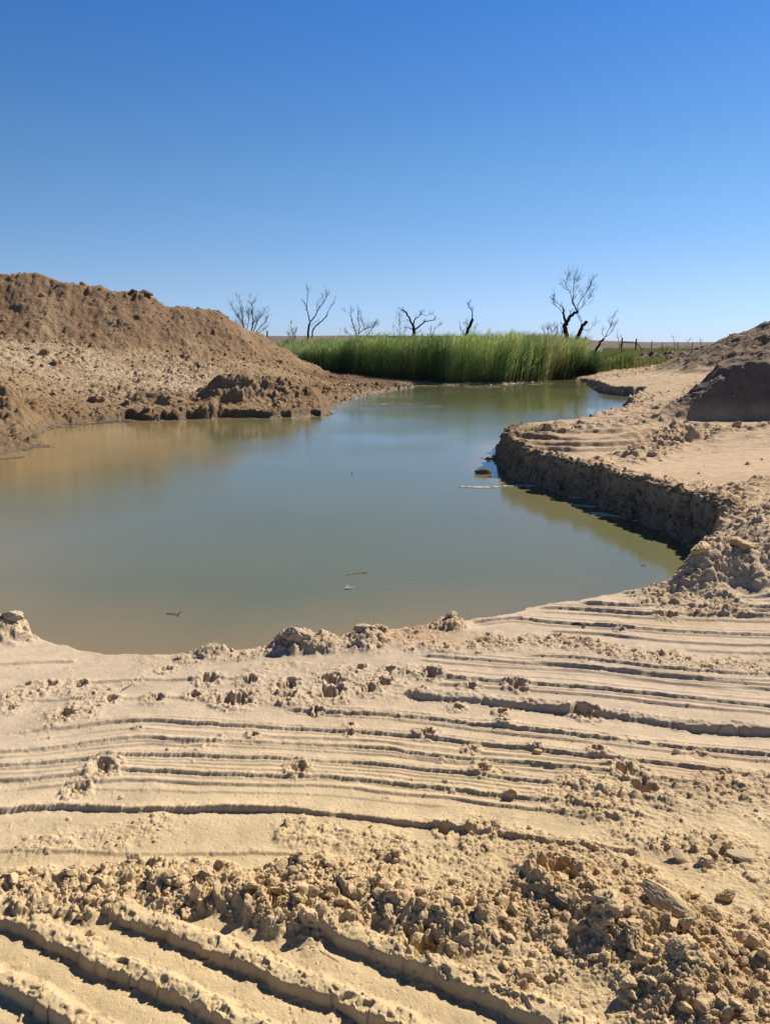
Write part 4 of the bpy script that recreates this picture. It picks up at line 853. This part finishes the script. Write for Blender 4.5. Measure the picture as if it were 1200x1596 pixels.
tree('dead_tree','tallest dead tree with blackened trunk and fine bare crown rising from the reeds','tree',50,[
 ([(884,545),(883,528),(881,512),(882,503)],.17,.13,0,0,0),
 ([(882,503),(879,495),(878,488),(877,479)],.09,.05,3,.5,.3),
 ([(877,479),(868,472),(863,464),(864,458)],.02,.008,5,.6,.5),
 ([(882,503),(886,496),(893,490),(900,486)],.11,.08,2,.4,-.3),
 ([(888,496),(889,488),(887,484)],.035,.02,2,.3,.3),
 ([(899,487),(897,480),(892,472),(891,465)],.05,.03,4,.7,.2),
 ([(891,465),(888,456),(883,447),(882,434)],.022,.007,12,.8,.4),
 ([(892,470),(893,455),(894,442),(896,429)],.022,.007,13,.8,-.4),
 ([(898,482),(903,470),(910,460),(916,450),(921,443)],.025,.007,14,.8,.3),
 ([(899,485),(906,478),(914,470),(921,458)],.02,.007,9,.7,-.3),
 ([(881,507),(877,505),(875,504)],.04,.03,1,.3,.2),
 ([(878,490),(872,482),(866,476),(862,470)],.02,.007,8,.7,-.5)],1)
tree('dead_tree','leaning broken black stump right of the tallest dead tree','tree',50,[
 ([(897,540),(901,524),(906,512),(913,502)],.14,.10,2,.4,0),([(906,512),(916,516),(922,510),(926,505)],.02,.007,7,.6,.2),([(903,520),(908,506),(901,494),(900,488)],.015,.006,6,.7,.5)],2)
tree('dead_tree','short charred post like stub between the leaning stump and the reeds','tree',49,[([(910,545),(911,534),(911,525)],.09,.05,2,.3,0)],3)
tree('dead_tree','small dead tree bending right with black lower trunk at the right end of the reeds','tree',52,[
 ([(926,552),(931,540),(936,532),(942,526)],.09,.06,0,0,0),([(942,526),(947,516),(952,505),(954,493)],.028,.007,9,.7,.3),([(942,526),(951,519),(957,510),(961,502)],.022,.006,9,.6,-.3),([(942,526),(938,519),(939,511)],.015,.006,4,.5,.3)],4)
tree('dead_tree','black dead tree with wide crooked arms above the middle of the reeds','tree',62,[
 ([(645,540),(645,528),(645,519),(645,510)],.15,.12,0,0,0),([(645,510),(641,501),(636,492),(629,484),(625,483)],.09,.04,7,.5,.4),
 ([(645,510),(645,500),(651,494),(657,489)],.06,.02,6,.6,-.3),([(657,489),(663,492),(670,490),(676,490)],.02,.008,5,.5,-.2),
 ([(646,514),(655,507),(662,501),(671,500),(679,497)],.07,.02,8,.5,.2),([(645,514),(637,511),(630,511)],.04,.012,5,.4,0),([(645,517),(652,518),(656,514)],.03,.012,3,.4,.2),([(643,505),(637,500),(629,502)],.025,.01,4,.4,.3)],5)
tree('dead_tree','thin grey leafless sapling left of the crooked black tree','tree',63,[
 ([(623,540),(623,520),(622,505),(624,488)],.035,.008,14,.7,0),([(617,540),(614,522),(612,508)],.022,.007,8,.6,.3),([(623,528),(630,516),(635,508)],.018,.006,6,.6,.2)],6)
tree('dead_tree','small bare tree with a dark stem in front of the reeds','tree',46,[
 ([(674,545),(674,530),(674,522)],.06,.04,1,.3,0),([(674,522),(677,514),(683,508),(688,506)],.02,.006,8,.4,.2),([(674,524),(671,516),(672,509)],.015,.006,6,.35,-.2)],7)
tree('dead_tree','leaning snapped trunk with whippy twigs at its top, alone above the reeds','tree',58,[
 ([(721,535),(726,522),(732,508),(737,497)],.13,.10,3,.7,0),([(736,499),(736,491),(735,485),(731,477),(729,470)],.05,.010,13,.5,.2),
 ([(724,526),(719,518),(716,509)],.018,.007,7,.6,.2),([(728,520),(736,514),(742,510)],.018,.007,6,.6,-.3),([(727,520),(728,508),(727,498)],.016,.006,5,.6,.3)],8)
tree('dead_tree','tall forked bare tree with long sparse upswept limbs left of the reeds','tree',60,[
 ([(480,540),(480,526),(481,514),(483,502)],.10,.07,0,0,0),([(483,502),(481,492),(478,480),(475,472),(472,470)],.05,.012,6,.5,.3),
 ([(478,480),(479,468),(480,458),(478,448)],.03,.008,9,.6,-.3),([(483,502),(491,493),(497,481),(504,471),(509,460),(508,452)],.05,.010,10,.7,.4),
 ([(486,526),(487,515),(495,506),(505,497),(511,491)],.06,.03,4,.5,-.4),([(509,493),(513,482),(519,474),(522,468)],.025,.008,8,.5,-.2),([(484,509),(490,503),(497,500)],.02,.008,4,.4,.1),([(494,488),(494,478),(497,470)],.015,.006,5,.4,.2)],9)
tree('dead_tree','bushy many stemmed bare tree showing behind the slope of the left heap','tree',60,[
 ([(380,545),(380,520),(379,500),(376,482),(373,470)],.07,.010,22,.7,.4),([(384,545),(383,520),(378,504),(370,490),(363,478)],.05,.009,20,.7,-.3),
 ([(391,545),(392,518),(394,500),(394,482),(393,472)],.07,.010,22,.7,.2),([(391,530),(397,512),(404,497),(410,488)],.05,.009,20,.7,-.3),([(394,524),(404,512),(413,502),(416,494)],.04,.008,16,.6,.3),([(383,515),(374,506),(367,502)],.03,.008,10,.6,.3),([(395,522),(406,517),(418,510)],.03,.008,12,.6,.0),([(383,525),(388,500),(387,485)],.04,.008,14,.7,-.5)],10)
tree('dead_shrub','low reddish brown leafless shrub left of the forked tree','shrub',60,[
 ([(456,545),(457,525),(455,512),(453,502)],.03,.007,22,.5,0),([(458,540),(460,522),(463,512)],.025,.006,20,.45,.2),([(456,540),(452,525),(449,518)],.02,.006,16,.4,-.2)],11,twm=M_REDTWIG)
tree('dead_shrub','wide grey bare shrub with arching stems left of the thin sapling','shrub',60,[
 ([(556,545),(555,525),(551,508),(547,492),(546,488)],.06,.009,14,.7,0),([(556,528),(560,512),(558,496),(559,488)],.04,.008,12,.7,.4),([(556,524),(566,514),(576,511),(588,507)],.04,.008,16,.7,-.3),
 ([(573,540),(575,520),(583,508),(586,500)],.04,.008,16,.6,.4),([(573,525),(567,508),(564,498)],.03,.007,12,.6,.2),([(556,528),(545,521),(538,517)],.03,.008,10,.6,.2),([(590,530),(600,524),(608,520)],.025,.008,8,.4,.0)],12)
for i,(px,lb) in enumerate([(850,'leftmost low bare grey shrub of the row behind the reeds by the tallest tree'),(862,'middle low bare grey shrub of the row behind the reeds by the tallest tree'),(872,'low bare grey shrub touching the tallest dead tree from behind')]):
    tree('dead_shrub',lb,'shrub',57,[([(px,545),(px,528),(px-3,516),(px-5,510)],.03,.007,14,.6,0),([(px,535),(px+4,520),(px+3,510)],.025,.006,12,.6,.3)],20+i,group='bare shrubs behind the reeds')
tree('dead_shrub','small bare shrub touching the left post of the fence brace','shrub',76,[([(966,548),(964,535),(962,524),(961,520)],.04,.009,9,.6,0),([(966,540),(969,530),(967,524)],.03,.007,6,.5,.2)],30)
for i,(a,b_,lb) in enumerate([((1051,548),(1048,522),'thin upright dead stick beyond the fence, left of the leaning one'),((1064,550),(1074,527),'leaning bare dead stick near the right end of the fence'),((1092,548),(1090,525),'small dead stick showing beside the foot of the right heap')]):
    tree('dead_shrub',lb,'shrub',74,[([a,((a[0]+b_[0])/2+1,(a[1]+b_[1])/2),b_],.03,.009,6,.6,0)],40+i,group='dead sticks by the fence')
tree('fallen_branch','dark bare branch lying in the grass right of the reeds','branch',53,[([(944,556),(955,553),(966,549),(973,546)],.04,.02,5,.3,0)],50)

# ------------------------------------------------------------------ fences
def box_between(a, b_, w, d, name, mat, parent, origin):
    a = np.asarray(a,float)-origin; b_ = np.asarray(b_,float)-origin; ax = b_-a; L_ = np.linalg.norm(ax); q_ = Vector(ax).to_track_quat('Z','Y')
    bm = bmesh.new(); bmesh.ops.create_cone(bm, cap_ends=True, segments=8, radius1=w/2, radius2=w/2*.9, depth=L_)
    for v in bm.verts:
        k_ = 1+.08*mnoise.noise(v.co*9); v.co.x*=k_; v.co.y*=k_
    bmesh.ops.transform(bm, matrix=q_.to_matrix().to_4x4(), verts=bm.verts); bmesh.ops.translate(bm, vec=Vector((a+b_)/2), verts=bm.verts)
    me = bpy.data.meshes.new(name); bm.to_mesh(me); bm.free(); me.materials.append(mat); o = bpy.data.objects.new(name,me); SC.collection.objects.link(o); o.parent = parent; return o
def gh(x,y): return float(height(np.array([x]),np.array([y]))[0])
YF = 78.0
def fpt(px,Y=YF): x = at(px,Y); return np.array([x,Y,gh(x,Y)])
def fence(name,label,posts,rails,braces,wires):
    o0 = fpt(posts[0][0],posts[0][2]); root = empty(name,o0); tag(root,label,'fence'); tops=[]
    for px,top,Y,w in posts:
        b_ = fpt(px,Y); t = PY(px,top,Y); t[0]=b_[0]+.02; box_between(b_-[0,0,.15],t,w,w,'post',M_POST,root,o0); tops.append((b_,t))
    for i,j,f_,w in rails:
        a = tops[i][0]*(1-f_)+tops[i][1]*f_; b_ = tops[j][0]*(1-f_)+tops[j][1]*f_; box_between(a,b_,w,w,'rail',M_POST,root,o0)
    for i,f_,px in braces:
        a = tops[i][0]*(1-f_)+tops[i][1]*f_; b_ = fpt(px,posts[i][2]); box_between(a,b_,.10,.1,'brace',M_POST,root,o0)
    tb = Tubes()
    for f_ in wires:
        tb.add([tops[i][0]*(1-f_)+tops[i][1]*f_ for i in range(len(tops))],.006,.006,4)
    if wires: tb.make('wire',M_WIRE,root,o0)
    return root
fence('farm_fence','dark timber post and wire fence with braced corner beyond the pond at right',[(968,526.5,YF,.16),(990,528,YF,.16),(1014.5,531,80,.09),(1031,534,82,.07),(1055,533,84,.09),(1078,533,86,.09),(1100,536,88,.08)],[(0,1,.72,.11)],[(1,.72,1007)],[.3,.55,.8])
fence('farm_fence','dark post and rail fence end showing beside the slope of the left heap',[(417,515.5,66,.13),(392,517,66,.13),(370,517,66,.12)],[(0,1,.72,.10),(1,2,.72,.10)],[],[.3])
fence('wire_fence','single thin dark fence post standing in the grass left of the reeds',[(447.5,529,58,.09)],[],[],[])

# ------------------------------------------------------------------ floating scum, twigs
M_FOAM = plain_mat('pale_scum', (.58,.52,.44), .8, .15, 40)
M_STRAW = plain_mat('straw', (.42,.35,.24), .8, .2, 30)
M_MUD = plain_mat('floating_mud', (.22,.165,.10), .8, .25, 10)
def scum(px_path, n, spread, size, label, mat=M_FOAM, seed=0, name='scum_patch'):
    rnd = np.random.default_rng(seed); pts = catmull([P(a,b_,0) for a,b_ in px_path],6); bm = bmesh.new()
    for k_ in range(n):
        c = pts[rnd.integers(len(pts))]+np.array([rnd.normal(0,spread*.6),rnd.normal(0,spread),0]); s = size*rnd.uniform(.3,1.3); el_ = rnd.uniform(1.2,3.2)
        m_ = 11; v0=[];v1=[]
        for i in range(m_):
            a = i*2*math.pi/m_; rr = s*(1+.35*rnd.normal()); x_ = c[0]+rr*el_*math.cos(a)*1.0; y_ = c[1]+rr*.6*math.sin(a)
            v0.append(bm.verts.new((x_,y_,-.004+k_*2e-5))); v1.append(bm.verts.new((c[0]+(x_-c[0])*.85,c[1]+(y_-c[1])*.85,.006+k_*2e-5)))
        cv = bm.verts.new((c[0],c[1],.009+k_*2e-5))
        for i in range(m_):
            j=(i+1)%m_; bm.faces.new((v0[i],v0[j],v1[j],v1[i])); bm.faces.new((v1[i],v1[j],cv))
    me = bpy.data.meshes.new(name); bm.to_mesh(me); bm.free(); me.materials.append(mat); o = bpy.data.objects.new(name,me); SC.collection.objects.link(o); return tag(o,label,'scum')
scum([(720,758),(760,760),(800,757),(835,757)],70,.035,.022,'thin white scum line across the water below the brown rock',seed=1)
scum([(745,714),(770,715)],16,.03,.018,'faint pale scum fleck above the brown rock near the tip of the right bank',seed=2)
scum([(893,775),(905,776)],10,.02,.025,'small pale scum patch beside the shaded right bank',seed=3)
scum([(902,788),(925,790)],16,.02,.025,'second pale scum patch along the shaded right bank',seed=4)
scum([(930,800),(960,805),(1000,812),(1015,814)],60,.02,.028,'long pale scum strip along the foot of the shaded right bank',seed=5)
scum([(570,632),(610,630),(650,632),(680,634)],60,.18,.07,'pale floating scum patch in the middle of the far water',M_MUD,6)
scum([(600,602),(680,601),(760,603),(850,598)],90,.30,.10,'muddy mat of floating litter along the foot of the reeds',M_MUD,7)
scum([(70,664),(130,661),(200,656),(300,652),(400,650),(490,646)],220,.22,.05,'muddy floating scum band along the left bank',M_MUD,8)
scum([(25,700),(55,697),(75,696)],26,.08,.04,'muddy scum patch off the tip of the left spit',M_MUD,9)
scum([(0,716),(20,714),(35,712)],16,.06,.035,'small scum streak at the left edge of the photo on the water',M_MUD,10)
def flotsam(name,label,cat,px,py,paths,mat,z=0.004,parts=None):
    tb = Tubes(); o0 = P(px,py,z)
    for pts,r0,r1 in paths: tb.add([o0+np.array(p) for p in pts],r0,r1,5)
    o = tb.make(name,mat,None,o0); o.location = o0; return tag(o,label,cat)
flotsam('feather','small white curled feather floating near the near bank','feather',543,918,[([(-.03,0,.002),(0,.005,.008),(.03,.01,.010),(.045,.018,.012)],.007,.003),([(-.01,0,.005),(-.008,.02,.02),(-.012,.03,.03)],.004,.002)],plain_mat('white_feather',(.75,.73,.68),.7,.1,30))
flotsam('floating_twig','pale tipped twig floating beyond the white feather','twig',560,893,[([(-.12,-.06,0),(-.05,-.02,.004),(.0,0,.005),(.05,.01,.006)],.004,.004),([(.05,.01,.008),(.075,.018,.010)],.007,.005)],M_STRAW)
flotsam('floating_twig','thin dark twig floating at the left of the near water','twig',272,958,[([(-.07,.03,0),(-.02,.01,.004),(.04,0,.004)],.003,.003),([(.04,0,.004),(.045,-.03,.01)],.003,.002),([(.03,0,.004),(.055,.02,.02)],.003,.002)],M_POST)
flotsam('floating_twig','tiny dark fleck of wood in the middle of the pond','twig',549,738,[([(-.02,0,0),(0,0,.01),(.012,0,.03)],.006,.004)],M_POST)
flotsam('floating_leaf','tiny pale leaf floating left of the shaded right corner','leaf',1003,881,[([(-.02,.01,0),(.0,0,.006),(.025,-.015,.006)],.006,.004)],M_FOAM)
def ground_twig(label,path,r,mat=M_POST,z0=.45,lift=.008,name='twig'):
    tb = Tubes(); pts=[]
    for a,b_ in path:
        p = P(a,b_,z0); p[2] = gh(p[0],p[1])+lift; pts.append(p)
    pts = catmull(pts,3); o0 = pts[0].copy(); tb.add(pts,r,r*.5,5); o = tb.make(name,mat,None,o0); o.location=o0; return tag(o,label,'twig')
ground_twig('curved dark twig lying on smooth sand below the rubble strip',[(462,1469),(485,1466),(505,1474),(528,1487)],.0013,lift=.002)
ground_twig('short pale twig on the near bank left of centre',[(190,1064),(200,1058),(206,1055)],.003,M_TWIG)
ground_twig('tiny dark twig on a flat strip left of centre',[(182,1238),(192,1234)],.002)
ground_twig('dark forked twig on the lip of the near bank at the first long track',[(890,972),(903,973),(912,978)],.006)
for i,(px,py,lb) in enumerate([(733,962,'thin dry stalk standing on the lip of the bank right of centre'),(583,985,'thin dry stalk sticking up from the long low lump')]):
    p = P(px,py,.44); p[2] = gh(p[0],p[1]); tb = Tubes(); tb.add([(0,0,-.02),(.003,0,.05),(-.01,0,.10)],.002,.001,4); o = tb.make('stalk',M_STRAW,None,np.zeros(3)); o.location = p; tag(o,lb,'stalk')
print('done', time.time()-T0)
